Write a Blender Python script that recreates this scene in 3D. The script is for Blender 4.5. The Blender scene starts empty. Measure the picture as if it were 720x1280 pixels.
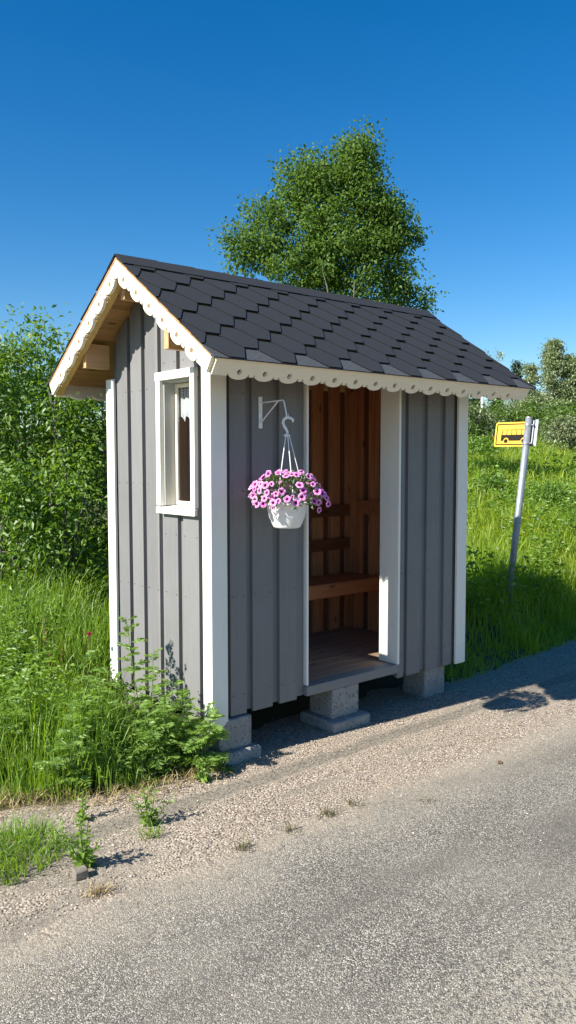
import bpy, bmesh, math, random
import numpy as np
from mathutils import Vector, Matrix
from mathutils.geometry import tessellate_polygon

random.seed(4)
rng = np.random.default_rng(11)
sc = bpy.context.scene
COL = sc.collection
rad = math.radians

# ------------------------------------------------------------------ helpers
def link(o, parent=None):
    COL.objects.link(o)
    if parent is not None:
        o.parent = parent
    return o

def tag(o, label=None, cat=None, group=None, kind=None):
    if label: o['label'] = label
    if cat: o['category'] = cat
    if group: o['group'] = group
    if kind: o['kind'] = kind
    return o

ORIGIN = {}
def thing(name, label, cat, loc=(0, 0, 0), group=None):
    o = bpy.data.objects.new(name, None)
    o.empty_display_size = 0.1
    o.location = loc
    link(o)
    tag(o, label, cat, group)
    ORIGIN[o.name] = Vector(loc)
    return o

def org(parent):
    while parent is not None:
        if parent.name in ORIGIN:
            return ORIGIN[parent.name]
        parent = parent.parent
    return Vector((0, 0, 0))

class MB:
    """collects geometry in world coordinates, then links it as one mesh object"""
    def __init__(s):
        s.v, s.f, s.m = [], [], []
    def add(s, vs, fs, mi=0):
        b = len(s.v)
        s.v += [tuple(v) for v in vs]
        for f in fs:
            s.f.append(tuple(i + b for i in f)); s.m.append(mi)
    def hexa(s, c, mi=0):
        # c: 8 corners, bottom ring 0-3 counter-clockwise, top ring 4-7
        s.add(c, [(3, 2, 1, 0), (4, 5, 6, 7), (0, 1, 5, 4), (1, 2, 6, 5), (2, 3, 7, 6), (3, 0, 4, 7)], mi)
    def box(s, x0, x1, y0, y1, z0, z1, mi=0):
        s.hexa([(x0, y0, z0), (x1, y0, z0), (x1, y1, z0), (x0, y1, z0),
                (x0, y0, z1), (x1, y0, z1), (x1, y1, z1), (x0, y1, z1)], mi)
    def tube(s, pts, r, n=8, cap=True, mi=0):
        pts = [Vector(p) for p in pts]
        rs = r if isinstance(r, (list, tuple)) else [r] * len(pts)
        ref = Vector((0.123, 0.31, 0.94)).normalized()
        rings = []
        for i, p in enumerate(pts):
            d = (pts[min(i + 1, len(pts) - 1)] - pts[max(i - 1, 0)]).normalized()
            a = d.cross(ref)
            if a.length < 1e-3: a = d.cross(Vector((1, 0, 0)))
            a.normalize(); b = d.cross(a)
            rings.append([p + (a * math.cos(2 * math.pi * k / n) + b * math.sin(2 * math.pi * k / n)) * rs[i] for k in range(n)])
        vs = [v for rg in rings for v in rg]
        fs = []
        for i in range(len(pts) - 1):
            for k in range(n):
                k2 = (k + 1) % n
                fs.append((i * n + k, i * n + k2, (i + 1) * n + k2, (i + 1) * n + k))
        if cap:
            fs.append(tuple(range(n - 1, -1, -1))); fs.append(tuple(range((len(pts) - 1) * n, len(pts) * n)))
        s.add(vs, fs, mi)
    def lathe(s, prof, n=32, c=(0, 0, 0), mi=0):
        vs, fs = [], []
        for r, z in prof:
            for k in range(n):
                a = 2 * math.pi * k / n
                vs.append((c[0] + r * math.cos(a), c[1] + r * math.sin(a), c[2] + z))
        for i in range(len(prof) - 1):
            for k in range(n):
                k2 = (k + 1) % n
                fs.append((i * n + k, i * n + k2, (i + 1) * n + k2, (i + 1) * n + k))
        s.add(vs, fs, mi)
    def prism(s, outer, holes, fn, w0, w1, mi=0):
        loops = [outer] + holes
        tri = tessellate_polygon([[Vector((a, b, 0)) for a, b in lp] for lp in loops])
        flat = [q for lp in loops for q in lp]
        n = len(flat)
        vs = [fn(a, b, w0) for a, b in flat] + [fn(a, b, w1) for a, b in flat]
        fs = [tuple(t) for t in tri] + [tuple(i + n for i in reversed(t)) for t in tri]
        k = 0
        for lp in loops:
            m = len(lp)
            for i in range(m):
                j = (i + 1) % m
                fs.append((k + i, k + j, n + k + j, n + k + i))
            k += m
        s.add(vs, fs, mi)
    def build(s, name, mat, parent=None, bevel=0.0, smooth=False):
        o0 = org(parent)
        me = bpy.data.meshes.new(name)
        me.from_pydata([(v[0] - o0[0], v[1] - o0[1], v[2] - o0[2]) for v in s.v], [], s.f)
        for m in (mat if isinstance(mat, (list, tuple)) else [mat]):
            me.materials.append(m)
        me.polygons.foreach_set('material_index', s.m)
        bm = bmesh.new(); bm.from_mesh(me)
        bmesh.ops.recalc_face_normals(bm, faces=bm.faces)
        if bevel:
            es = [e for e in bm.edges if len(e.link_faces) == 2 and e.calc_face_angle(0) > 0.6]
            bmesh.ops.bevel(bm, geom=es, offset=bevel, segments=1, affect='EDGES', clamp_overlap=True)
        bm.to_mesh(me); bm.free()
        if smooth:
            me.shade_smooth()
        me.update()
        return link(bpy.data.objects.new(name, me), parent)

def np_mesh(name, verts, tris=None, quads=None, mats=(), smooth=False):
    me = bpy.data.meshes.new(name)
    nt = 0 if tris is None else len(tris)
    nq = 0 if quads is None else len(quads)
    me.vertices.add(len(verts))
    me.vertices.foreach_set('co', np.ascontiguousarray(verts, dtype=np.float32).ravel())
    loops = []
    if nt: loops.append(np.asarray(tris, dtype=np.int32).ravel())
    if nq: loops.append(np.asarray(quads, dtype=np.int32).ravel())
    loops = np.concatenate(loops)
    me.loops.add(len(loops)); me.loops.foreach_set('vertex_index', loops)
    me.polygons.add(nt + nq)
    starts = np.concatenate([np.arange(nt) * 3, nt * 3 + np.arange(nq) * 4]).astype(np.int32)
    me.polygons.foreach_set('loop_start', starts)
    for m in mats: me.materials.append(m)
    me.update(calc_edges=True)
    me.validate()
    if smooth: me.shade_smooth()
    return me

# ------------------------------------------------------------------ materials
class NT:
    def __init__(s, name):
        s.mat = bpy.data.materials.new(name); s.mat.use_nodes = True
        s.t = s.mat.node_tree; s.t.nodes.clear()
        s.out = s.n('ShaderNodeOutputMaterial')
    def n(s, typ, ins=None, **kw):
        nd = s.t.nodes.new(typ)
        for k, v in kw.items(): setattr(nd, k, v)
        for k, v in (ins or {}).items():
            if isinstance(v, bpy.types.NodeSocket): s.t.links.new(v, nd.inputs[k])
            else: nd.inputs[k].default_value = v
        return nd
    def coord(s, scale=(1, 1, 1)):
        g = s.n('ShaderNodeNewGeometry')
        m = s.n('ShaderNodeMapping', {'Vector': g.outputs['Position'], 'Scale': scale})
        return m.outputs[0]
    def noise(s, vec, scale, detail=4, rough=0.55):
        return s.n('ShaderNodeTexNoise', {'Vector': vec, 'Scale': scale, 'Detail': detail, 'Roughness': rough}).outputs['Fac']
    def voro(s, vec, scale, feature='F1'):
        return s.n('ShaderNodeTexVoronoi', {'Vector': vec, 'Scale': scale}, feature=feature)
    def ramp(s, fac, stops, interp='LINEAR'):
        r = s.n('ShaderNodeValToRGB', {'Fac': fac}); e = r.color_ramp.elements
        r.color_ramp.interpolation = interp
        while len(e) < len(stops): e.new(0.5)
        for el, (p, c) in zip(e, stops):
            el.position = p; el.color = (c[0], c[1], c[2], 1) if isinstance(c, (tuple, list)) else (c, c, c, 1)
        return r.outputs['Color']
    def mix(s, fac, a, b, mode='MIX'):
        m = s.n('ShaderNodeMix', data_type='RGBA', blend_type=mode)
        for idx, v in ((0, fac), (6, a), (7, b)):
            if isinstance(v, bpy.types.NodeSocket): s.t.links.new(v, m.inputs[idx])
            elif idx == 0: m.inputs[0].default_value = v
            else: m.inputs[idx].default_value = (v[0], v[1], v[2], 1) if isinstance(v, (tuple, list)) else (v, v, v, 1)
        return m.outputs[2]
    def math(s, op, a, b=0.0, clamp=False):
        m = s.n('ShaderNodeMath', operation=op, use_clamp=clamp)
        for i, v in enumerate((a, b)):
            if isinstance(v, bpy.types.NodeSocket): s.t.links.new(v, m.inputs[i])
            else: m.inputs[i].default_value = v
        return m.outputs[0]
    def bump(s, h, strength=0.3, dist=0.01):
        return s.n('ShaderNodeBump', {'Height': h, 'Strength': strength, 'Distance': dist}).outputs[0]
    def pbr(s, color, rough=0.6, normal=None, metal=0.0, spec=0.5):
        ins = {'Roughness': rough, 'Metallic': metal, 'Specular IOR Level': spec}
        p = s.n('ShaderNodeBsdfPrincipled', ins)
        if isinstance(color, bpy.types.NodeSocket): s.t.links.new(color, p.inputs['Base Color'])
        else: p.inputs['Base Color'].default_value = (*color, 1)
        if normal is not None: s.t.links.new(normal, p.inputs['Normal'])
        s.t.links.new(p.outputs[0], s.out.inputs[0])
        return p
    def island(s):
        return s.n('ShaderNodeNewGeometry').outputs['Random Per Island']

def painted(name, c, var=0.08, grain=(60, 60, 3), rough=0.6, dirt=None):
    t = NT(name)
    g = t.coord(grain)
    n1 = t.noise(g, 1.0, 5, 0.6)
    n2 = t.noise(t.coord(), 3.0, 5, 0.6)
    isl = t.island()
    f = t.math('ADD', t.math('MULTIPLY', n1, 0.5), t.math('ADD', t.math('MULTIPLY', n2, 0.5), t.math('MULTIPLY', isl, 0.35)))
    lo = tuple(x * (1 - var * 1.6) for x in c); hi = tuple(min(1, x * (1 + var)) for x in c)
    col = t.ramp(f, [(0.35, lo), (1.05, hi)])
    if dirt:
        d = t.noise(t.coord((9, 9, 2.2)), 1.6, 7, 0.7)
        col = t.mix(t.ramp(d, [(0.58, 0), (0.80, 0.5)]), col, dirt)
    t.pbr(col, rough, t.bump(n1, 0.5, 0.005))
    return t.mat

def wood(name, c1, c2, axis='z', rough=0.65):
    t = NT(name)
    sc_ = {'z': (28, 28, 1.6), 'x': (1.6, 28, 28), 'y': (28, 1.6, 28)}[axis]
    isl = t.island()
    v = t.n('ShaderNodeVectorMath', {0: t.coord(sc_), 1: t.n('ShaderNodeCombineXYZ', {'X': t.math('MULTIPLY', isl, 37.0), 'Y': t.math('MULTIPLY', isl, 11.0), 'Z': t.math('MULTIPLY', isl, 23.0)}).outputs[0]}, operation='ADD').outputs[0]
    n = t.n('ShaderNodeTexNoise', {'Vector': v, 'Scale': 1.0, 'Detail': 6, 'Roughness': 0.6, 'Distortion': 0.8}).outputs['Fac']
    col = t.ramp(n, [(0.3, c2), (0.62, c1)])
    col = t.mix(t.math('MULTIPLY', isl, 0.45), col, c2)
    ks = {'z': (9, 9, 3.2), 'x': (3.2, 9, 9), 'y': (9, 3.2, 9)}[axis]
    k = t.voro(t.coord(ks), 1.0).outputs['Distance']
    col = t.mix(t.ramp(k, [(0.07, 0.75), (0.15, 0)]), col, tuple(x * 0.3 for x in c2))
    t.pbr(col, rough, t.bump(n, 0.3, 0.003))
    return t.mat

def leafmat(name, lo, hi, trans=0.35, gloss=0.12, patch=None):
    t = NT(name)
    col = t.ramp(t.island(), [(0.0, lo), (1.0, hi)])
    if patch:
        n = t.noise(t.coord(), patch[0], 3, 0.5)
        col = t.mix(t.ramp(n, [(0.38, 0), (0.62, 1)]), col, patch[1])
    tc = t.n('ShaderNodeHueSaturation', {'Color': col, 'Hue': 0.485, 'Saturation': 1.1, 'Value': 1.5}).outputs[0]
    d = t.n('ShaderNodeBsdfDiffuse', {'Color': col})
    tr = t.n('ShaderNodeBsdfTranslucent', {'Color': tc})
    m = t.n('ShaderNodeMixShader', {0: trans, 1: d.outputs[0], 2: tr.outputs[0]})
    gl = t.n('ShaderNodeBsdfGlossy', {'Color': (1, 1, 1, 1), 'Roughness': 0.48})
    m2 = t.n('ShaderNodeMixShader', {0: gloss * 0.6, 1: m.outputs[0], 2: gl.outputs[0]})
    t.t.links.new(m2.outputs[0], t.out.inputs[0])
    return t.mat

def plain(name, c, rough=0.5, metal=0.0, scale=40, var=0.12, bump=0.1):
    t = NT(name)
    n = t.noise(t.coord(), scale, 5, 0.6)
    col = t.ramp(n, [(0.3, tuple(x * (1 - var) for x in c)), (0.7, tuple(min(1, x * (1 + var)) for x in c))])
    t.pbr(col, rough, t.bump(n, bump, 0.003), metal)
    return t.mat

M = {}
M['grey'] = painted('grey_paint', (0.184, 0.180, 0.177), 0.13, rough=0.62, dirt=(0.15, 0.14, 0.125))
M['white'] = painted('white_paint', (0.80, 0.77, 0.69), 0.05, rough=0.5, dirt=(0.62, 0.58, 0.50))
M['reveal'] = painted('reveal_shade_grey', (0.42, 0.42, 0.38), 0.06, rough=0.6)  # greyer than the trim: the reveal's shade is put into its colour
M['cream'] = painted('cream_trim_paint', (0.84, 0.745, 0.58), 0.03, (3, 40, 40), 0.5)
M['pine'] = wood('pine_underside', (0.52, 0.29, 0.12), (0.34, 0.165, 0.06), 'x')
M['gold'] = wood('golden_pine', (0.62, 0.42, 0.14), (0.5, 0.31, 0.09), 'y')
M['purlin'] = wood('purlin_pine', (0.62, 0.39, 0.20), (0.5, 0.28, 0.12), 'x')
M['inner'] = wood('stained_inner_pine', (0.66, 0.30, 0.135), (0.42, 0.165, 0.07), 'z')
M['inner_gap_shade'] = wood('gap_shade_pine', (0.24, 0.10, 0.045), (0.14, 0.05, 0.022), 'z')  # inner pine darkened: shade in the gaps between boards, put into the colour
M['innerx'] = wood('stained_bench_pine', (0.58, 0.235, 0.09), (0.36, 0.125, 0.045), 'x')
M['darkwood'] = wood('dark_stained_plank', (0.26, 0.095, 0.04), (0.15, 0.05, 0.022), 'x')
M['floor'] = wood('worn_floor_pine', (0.44, 0.30, 0.20), (0.27, 0.175, 0.12), 'x')
M['whitemetal'] = plain('white_enamel', (0.78, 0.79, 0.80), 0.35)
M['plastic'] = plain('white_plastic', (0.80, 0.78, 0.75), 0.4, var=0.03, bump=0.02)
M['nail'] = plain('nail_head', (0.10, 0.095, 0.09), 0.5, 0.4)
M['galv'] = plain('galvanised_steel', (0.27, 0.295, 0.32), 0.5, 0.45, 25, 0.2)
M['black'] = plain('black_sign_print', (0.012, 0.007, 0.003), 0.95)
M['yellow'] = plain('yellow_sign_face', (0.80, 0.44, 0.006), 0.4, var=0.03, bump=0.02)

def concrete():
    t = NT('concrete')
    n = t.noise(t.coord(), 9, 8, 0.7); v = t.voro(t.coord(), 85)
    pit = t.ramp(t.noise(t.coord(), 55, 3, 0.6), [(0.34, 1), (0.42, 0)])
    col = t.ramp(n, [(0.3, (0.22, 0.21, 0.195)), (0.72, (0.37, 0.355, 0.33))])
    col = t.mix(pit, col, (0.13, 0.125, 0.12))
    h = t.math('SUBTRACT', t.math('MULTIPLY', v.outputs['Distance'], 0.5), pit)
    t.pbr(col, 0.92, t.bump(h, 0.8, 0.006)); return t.mat
M['concrete'] = concrete()

def shingle():
    t = NT('bitumen_shingle')
    g = t.noise(t.coord(), 420, 2, 0.7)
    sp = t.voro(t.coord(), 300)
    isl = t.island()
    base = t.mix(isl, (0.0175, 0.0195, 0.023), (0.0195, 0.0215, 0.0255))
    col = t.mix(t.ramp(g, [(0.4, 0), (0.75, 0.55)]), base, (0.050, 0.054, 0.062))
    wh = t.ramp(t.noise(t.coord(), 11, 4, 0.8), [(0.70, 0), (0.78, 0.35)])
    col = t.mix(t.math('MULTIPLY', wh, t.math('GREATER_THAN', g, 0.52)), col, (0.2, 0.2, 0.2))
    t.pbr(col, 0.86, t.bump(g, 0.5, 0.003), spec=0.3); return t.mat
M['shingle'] = shingle()
M['starter'] = plain('starter_strip_granules', (0.048, 0.052, 0.058), 0.9, 0, 160, 0.9)
M['bitumen'] = plain('bitumen_cut_edge', (0.006, 0.006, 0.007), 0.95)

def glass():
    t = NT('window_glass')
    tr = t.n('ShaderNodeBsdfTransparent', {'Color': (0.93, 0.95, 0.94, 1)})
    gl = t.n('ShaderNodeBsdfGlossy', {'Color': (1, 1, 1, 1), 'Roughness': 0.02})
    fr = t.n('ShaderNodeFresnel', {'IOR': 1.45})
    front = t.math('SUBTRACT', 1.0, t.n('ShaderNodeNewGeometry').outputs['Backfacing'])
    m = t.n('ShaderNodeMixShader', {0: t.math('MULTIPLY', fr.outputs[0], front), 1: tr.outputs[0], 2: gl.outputs[0]})
    t.t.links.new(m.outputs[0], t.out.inputs[0]); return t.mat
M['glass'] = glass()

def cloth():
    t = NT('lace_cloth')
    d = t.n('ShaderNodeBsdfDiffuse', {'Color': (0.86, 0.86, 0.88, 1)})
    tr = t.n('ShaderNodeBsdfTranslucent', {'Color': (0.8, 0.8, 0.82, 1)})
    m = t.n('ShaderNodeMixShader', {0: 0.45, 1: d.outputs[0], 2: tr.outputs[0]})
    t.t.links.new(m.outputs[0], t.out.inputs[0]); return t.mat
M['lace'] = cloth()

def soil():
    t = NT('soil')
    n = t.noise(t.coord(), 2.5, 8, 0.65)
    n2 = t.noise(t.coord(), 40, 5, 0.7)
    col = t.ramp(n, [(0.3, (0.045, 0.05, 0.018)), (0.5, (0.075, 0.062, 0.035)), (0.72, (0.06, 0.085, 0.02))])
    col = t.mix(t.ramp(n2, [(0.5, 0), (0.75, 0.5)]), col, (0.17, 0.14, 0.085))
    t.pbr(col, 0.95, t.bump(n2, 0.8, 0.02)); return t.mat
M['soil'] = soil()

def roadmat():
    """asphalt that breaks up into a tan gravel shoulder towards the shelter; one mix, used by road and shoulder"""
    t = NT('asphalt_and_gravel')
    P = t.coord()
    xyz = t.n('ShaderNodeSeparateXYZ', {'Vector': P}); Y = xyz.outputs['Y']; X = xyz.outputs['X']
    wob = t.math('SUBTRACT', t.noise(P, 1.7, 6, 0.65), 0.5)
    wob2 = t.math('SUBTRACT', t.noise(P, 26, 4, 0.7), 0.5)
    yy = t.math('ADD', Y, t.math('ADD', t.math('MULTIPLY', wob, 0.55), t.math('MULTIPLY', wob2, 0.12)))
    gmask = t.ramp(t.math('ADD', yy, 2.0), [(0.5, 0), (0.52, 0)])
    # gravel share: 0 on the carriageway, 1 on the shoulder
    gm = t.n('ShaderNodeMapRange', {'Value': yy, 'From Min': -1.08, 'From Max': -0.86}).outputs[0]
    # two bare tarmac streaks that show through the gravel
    yn = t.math('ADD', Y, t.math('ADD', t.math('MULTIPLY', wob, 0.14), t.math('MULTIPLY', wob2, 0.05)))
    s1 = t.math('ABSOLUTE', t.math('ADD', yn, 0.33))
    s1 = t.n('ShaderNodeMapRange', {'Value': s1, 'From Min': 0.05, 'From Max': 0.10, 'To Min': 1, 'To Max': 0}).outputs[0]
    s2 = t.math('ABSOLUTE', t.math('ADD', yn, 0.60))
    s2 = t.n('ShaderNodeMapRange', {'Value': s2, 'From Min': 0.02, 'From Max': 0.07, 'To Min': 0.8, 'To Max': 0}).outputs[0]
    s2 = t.math('MULTIPLY', s2, t.ramp(t.noise(t.coord((0.8, 2.5, 1)), 1.4, 3, 0.5), [(0.48, 0), (0.56, 1)]))
    # the gravel fades out to thin dusty tarmac left of the shelter
    left = t.n('ShaderNodeMapRange', {'Value': t.math('ADD', X, t.math('MULTIPLY', wob, 1.4)), 'From Min': -1.1, 'From Max': -0.4, 'To Min': 0.85, 'To Max': 0}).outputs[0]
    left = t.math('MULTIPLY', left, t.ramp(t.noise(t.coord((1.3, 4, 1)), 1.6, 4, 0.6), [(0.42, 0), (0.55, 1)]))
    bare = t.math('MAXIMUM', t.math('MAXIMUM', s1, s2), left)
    grav = t.math('MULTIPLY', gm, t.math('SUBTRACT', 1.0, bare), clamp=True)
    # tarmac: fine aggregate
    va = t.voro(P, 205); vb = t.voro(P, 95)
    wn = t.n('ShaderNodeSeparateColor', {'Color': va.outputs['Color']})
    a = t.ramp(wn.outputs[0], [(0.0, (0.050, 0.045, 0.037)), (0.4, (0.130, 0.118, 0.097)), (0.75, (0.228, 0.207, 0.17)), (1.0, (0.52, 0.475, 0.395))])
    big = t.noise(P, 1.1, 6, 0.6)
    a = t.mix(t.ramp(big, [(0.38, 0), (0.66, 0.5)]), a, (0.25, 0.223, 0.178))
    a = t.mix(t.ramp(t.noise(t.coord((0.35, 1.6, 1)), 1.3, 5, 0.6), [(0.46, 0), (0.66, 0.5)]), a, (0.10, 0.09, 0.074))
    coarse = t.math('MULTIPLY', t.n('ShaderNodeMapRange', {'Value': t.math('ADD', yy, 0.0), 'From Min': -2.05, 'From Max': -2.6}).outputs[0], t.ramp(t.n('ShaderNodeSeparateColor', {'Color': vb.outputs['Color']}).outputs[1], [(0.5, 0), (0.62, 0.75)]))
    a = t.mix(coarse, a, (0.42, 0.375, 0.28))
    a = t.mix(t.ramp(t.noise(P, 7, 5, 0.7), [(0.56, 0), (0.74, 0.35)]), a, (0.075, 0.072, 0.068))
    # bare streak is darker, finer
    a2 = t.mix(0.8, a, (0.05, 0.047, 0.043))
    a = t.mix(t.math('MULTIPLY', bare, gm), a, a2)
    # dust along the edge of the tarmac
    dust = t.n('ShaderNodeMapRange', {'Value': yy, 'From Min': -1.35, 'From Max': -1.0, 'To Min': 0, 'To Max': 0.6}).outputs[0]
    a = t.mix(t.math('MULTIPLY', dust, t.ramp(t.noise(P, 60, 4, 0.7), [(0.35, 0), (0.6, 1)])), a, (0.42, 0.355, 0.26))
    # gravel: bigger grains of mixed stone
    vg = t.voro(P, 88)
    wg = t.n('ShaderNodeSeparateColor', {'Color': vg.outputs['Color']})
    g = t.ramp(wg.outputs[0], [(0.0, (0.10, 0.084, 0.066)), (0.25, (0.245, 0.202, 0.152)), (0.55, (0.355, 0.292, 0.220)), (0.8, (0.42, 0.328, 0.252)), (1.0, (0.61, 0.53, 0.43))])
    g = t.mix(t.ramp(vg.outputs['Distance'], [(0.45, 0), (0.8, 0.75)]), g, (0.17, 0.14, 0.11))
    g = t.mix(t.ramp(t.noise(P, 3.2, 5, 0.6), [(0.42, 0), (0.66, 0.6)]), g, (0.31, 0.257, 0.192))
    col = t.mix(grav, a, g)
    ha = t.math('MULTIPLY', t.math('SUBTRACT', 0.6, va.outputs['Distance']), 0.5)
    hg = t.math('SUBTRACT', 0.9, vg.outputs['Distance'])
    hm = t.n('ShaderNodeMix', {0: grav, 2: ha, 3: hg}).outputs[0]
    t.pbr(col, 0.9, t.bump(hm, 0.75, 0.008), spec=0.35)
    return t.mat
M['road'] = roadmat()

def stonemat():
    t = NT('gravel_stone')
    col = t.ramp(t.island(), [(0.0, (0.12, 0.10, 0.075)), (0.3, (0.27, 0.222, 0.165)), (0.6, (0.38, 0.312, 0.23)), (0.85, (0.44, 0.345, 0.26)), (1.0, (0.62, 0.55, 0.45))])
    t.pbr(col, 0.85); return t.mat
M['stone'] = stonemat()
M['rock'] = plain('grey_brown_stone', (0.17, 0.145, 0.115), 0.9, 0, 30, 0.3, 0.5)

def bark(name, a, b):
    t = NT(name)
    n = t.noise(t.coord((6, 6, 2)), 5, 6, 0.7)
    t.pbr(t.ramp(n, [(0.35, a), (0.65, b)]), 0.9, t.bump(n, 0.7, 0.02)); return t.mat
M['bark'] = bark('grey_bark', (0.06, 0.058, 0.045), (0.15, 0.14, 0.115))
M['birchbark'] = bark('pale_bark', (0.25, 0.23, 0.2), (0.6, 0.58, 0.54))
M['stem'] = plain('green_stem', (0.10, 0.16, 0.04), 0.6)
M['redstem'] = plain('reddish_stem', (0.17, 0.07, 0.05), 0.6)

M['leaf_tree'] = leafmat('tree_leaf', (0.075, 0.145, 0.026), (0.135, 0.225, 0.042), 0.45, 0.02)
M['leaf_bush'] = leafmat('bush_leaf', (0.085, 0.175, 0.020), (0.17, 0.285, 0.036), 0.45, 0.06)
M['leaf_birch'] = leafmat('birch_leaf', (0.16, 0.215, 0.085), (0.25, 0.31, 0.13), 0.35, 0.10)
M['leaf_spruce'] = leafmat('spruce_needle', (0.022, 0.05, 0.022), (0.045, 0.08, 0.03), 0.12, 0.06)
M['leaf_far'] = leafmat('far_bush_leaf', (0.075, 0.145, 0.022), (0.14, 0.225, 0.032), 0.4, 0.05)
M['leaf_pale'] = leafmat('pale_far_leaf', (0.13, 0.17, 0.07), (0.20, 0.24, 0.10), 0.3, 0.08)
M['leaf_weed'] = leafmat('weed_leaf', (0.125, 0.235, 0.028), (0.22, 0.35, 0.05), 0.45, 0.05)
M['leaf_feather'] = leafmat('feathery_leaf', (0.15, 0.265, 0.045), (0.24, 0.37, 0.08), 0.48, 0.05)
M['leaf_meadow_weed'] = leafmat('meadow_weed_leaf', (0.09, 0.185, 0.020), (0.20, 0.32, 0.036), 0.45, 0.05)
M['leaf_dry'] = leafmat('dry_leaf', (0.20, 0.10, 0.04), (0.34, 0.22, 0.09), 0.25, 0.05)
M['grass'] = leafmat('grass_blade', (0.155, 0.26, 0.020), (0.25, 0.37, 0.032), 0.47, 0.04, (0.9, (0.28, 0.36, 0.03)))
M['grass_left'] = leafmat('verge_grass_blade', (0.135, 0.25, 0.030), (0.225, 0.36, 0.05), 0.45, 0.04, (1.3, (0.175, 0.28, 0.03)))
M['straw'] = leafmat('straw', (0.30, 0.22, 0.10), (0.45, 0.36, 0.18), 0.3, 0.05)
M['tuft'] = leafmat('dry_tuft_blade', (0.075, 0.085, 0.025), (0.17, 0.15, 0.055), 0.3, 0.04)
M['leaf_petunia'] = leafmat('petunia_leaf', (0.05, 0.095, 0.022), (0.12, 0.17, 0.045), 0.3, 0.08)

def petal(name, a, b):
    t = NT(name)
    oi = t.n('ShaderNodeObjectInfo').outputs['Random']
    col = t.ramp(oi, [(0, a), (1, b)])
    d = t.n('ShaderNodeBsdfDiffuse', {'Color': col}); tr = t.n('ShaderNodeBsdfTranslucent', {'Color': col})
    m = t.n('ShaderNodeMixShader', {0: 0.3, 1: d.outputs[0], 2: tr.outputs[0]})
    t.t.links.new(m.outputs[0], t.out.inputs[0]); return t.mat
M['petal'] = petal('pink_petal', (0.58, 0.13, 0.46), (0.85, 0.38, 0.70))
M['petal_edge'] = petal('pale_petal_edge', (0.74, 0.30, 0.64), (0.88, 0.50, 0.78))
M['throat'] = petal('magenta_throat', (0.16, 0.006, 0.07), (0.30, 0.015, 0.13))
M['clover'] = petal('red_petal', (0.42, 0.07, 0.11), (0.5, 0.11, 0.15))
M['whiteflower'] = petal('white_petal', (0.8, 0.8, 0.75), (0.85, 0.85, 0.8))
M['yellowflower'] = petal('yellow_petal', (0.75, 0.55, 0.02), (0.8, 0.62, 0.05))

# ------------------------------------------------------------------ terrain
def ss(a, b, x):
    t = np.clip((x - a) / (b - a), 0, 1); return t * t * (3 - 2 * t)
LEX = [-3.2, -1.19, -0.7, -0.4, -0.05, 0.3, 2.6]
LEY = [1.25, 0.27, 0.02, -0.05, -0.02, 0.75, 0.85]
def edge_left(x): return np.interp(x, LEX, LEY)
def edge_right(x): return 0.19 + 0.09 * (x - 2.7)
def H(x, y):
    x = np.asarray(x, float); y = np.asarray(y, float)
    dL = y - np.interp(x, [-3.2, -1.19, -0.7, 0, 2.6], [1.0, 0.3, 0.1, 0.1, 0.3])
    hL = 0.10 * ss(0.1, 1.3, dL) + 0.09 * np.clip(dL - 1, 0, 22)
    dR = y - edge_right(x)
    hR = 0.33 * ss(0.0, 1.1, dR) + 0.12 * np.clip(dR - 1.0, 0, 20) + 0.02 * np.clip(dR - 21, 0, 200)
    w = ss(2.45, 3.2, x)
    h = hL * (1 - w) + hR * w
    return h + 0.02 * np.sin(x * 2.1 + 1) * np.sin(y * 1.7) * ss(0.3, 2, y)
def Hf(x, y): return float(H(x, y))

def ground():
    def axis(lo, hi, c0, c1, st):
        a = list(np.arange(c0, c1 + 1e-6, st)); s = st; v = c1
        while v < hi: s *= 1.25; v += s; a.append(v)
        s = st; v = c0; b = []
        while v > lo: s *= 1.25; v -= s; b.append(v)
        return np.array(b[::-1] + a)
    xs = axis(-900, 900, -4, 8, 0.2); ys = axis(-900, 900, -2, 6, 0.15)
    X, Y = np.meshgrid(xs, ys); Z = H(X, Y)
    v = np.stack([X, Y, Z], -1).reshape(-1, 3)
    nx = len(xs); i, j = np.meshgrid(np.arange(nx - 1), np.arange(len(ys) - 1)); k = (j * nx + i).ravel()
    q = np.stack([k, k + 1, k + nx + 1, k + nx], -1)
    o = link(bpy.data.objects.new('ground', np_mesh('ground', v, None, q, [M['soil']], True)))
    tag(o, kind='structure')
ground()

def sheet(name, x0, x1, lo, hi, z, st=0.12):
    xs = np.arange(x0, x1 + 1e-6, st); mb = MB(); vs = []
    for x in xs:
        vs.append((x, lo(x), z)); vs.append((x, hi(x), z))
    mb.add(vs, [(2 * i, 2 * i + 2, 2 * i + 3, 2 * i + 1) for i in range(len(xs) - 1)])
    o = mb.build(name, M['road']); tag(o, kind='structure'); return o
def gr_hi(x):
    j = 0.05 * math.sin(x * 7.3) + 0.04 * math.sin(x * 17.1 + 1)
    if x < -0.1: return float(np.interp(x, [-40, -3.2, -1.19, -0.7, -0.1], [1.3, 1.25, 0.27, 0.02, 0.05])) + j
    if x < 2.45: return 0.42 + j
    return float(edge_right(x)) * (1 if x > 2.9 else 1) + 0.02 + j * 0.6
sheet('gravel_shoulder', -14, 26, lambda x: -0.9, gr_hi, 0.004)
sheet('road', -200, 260, lambda x: -5.8, lambda x: -0.9, 0.008, 2.0)

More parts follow.
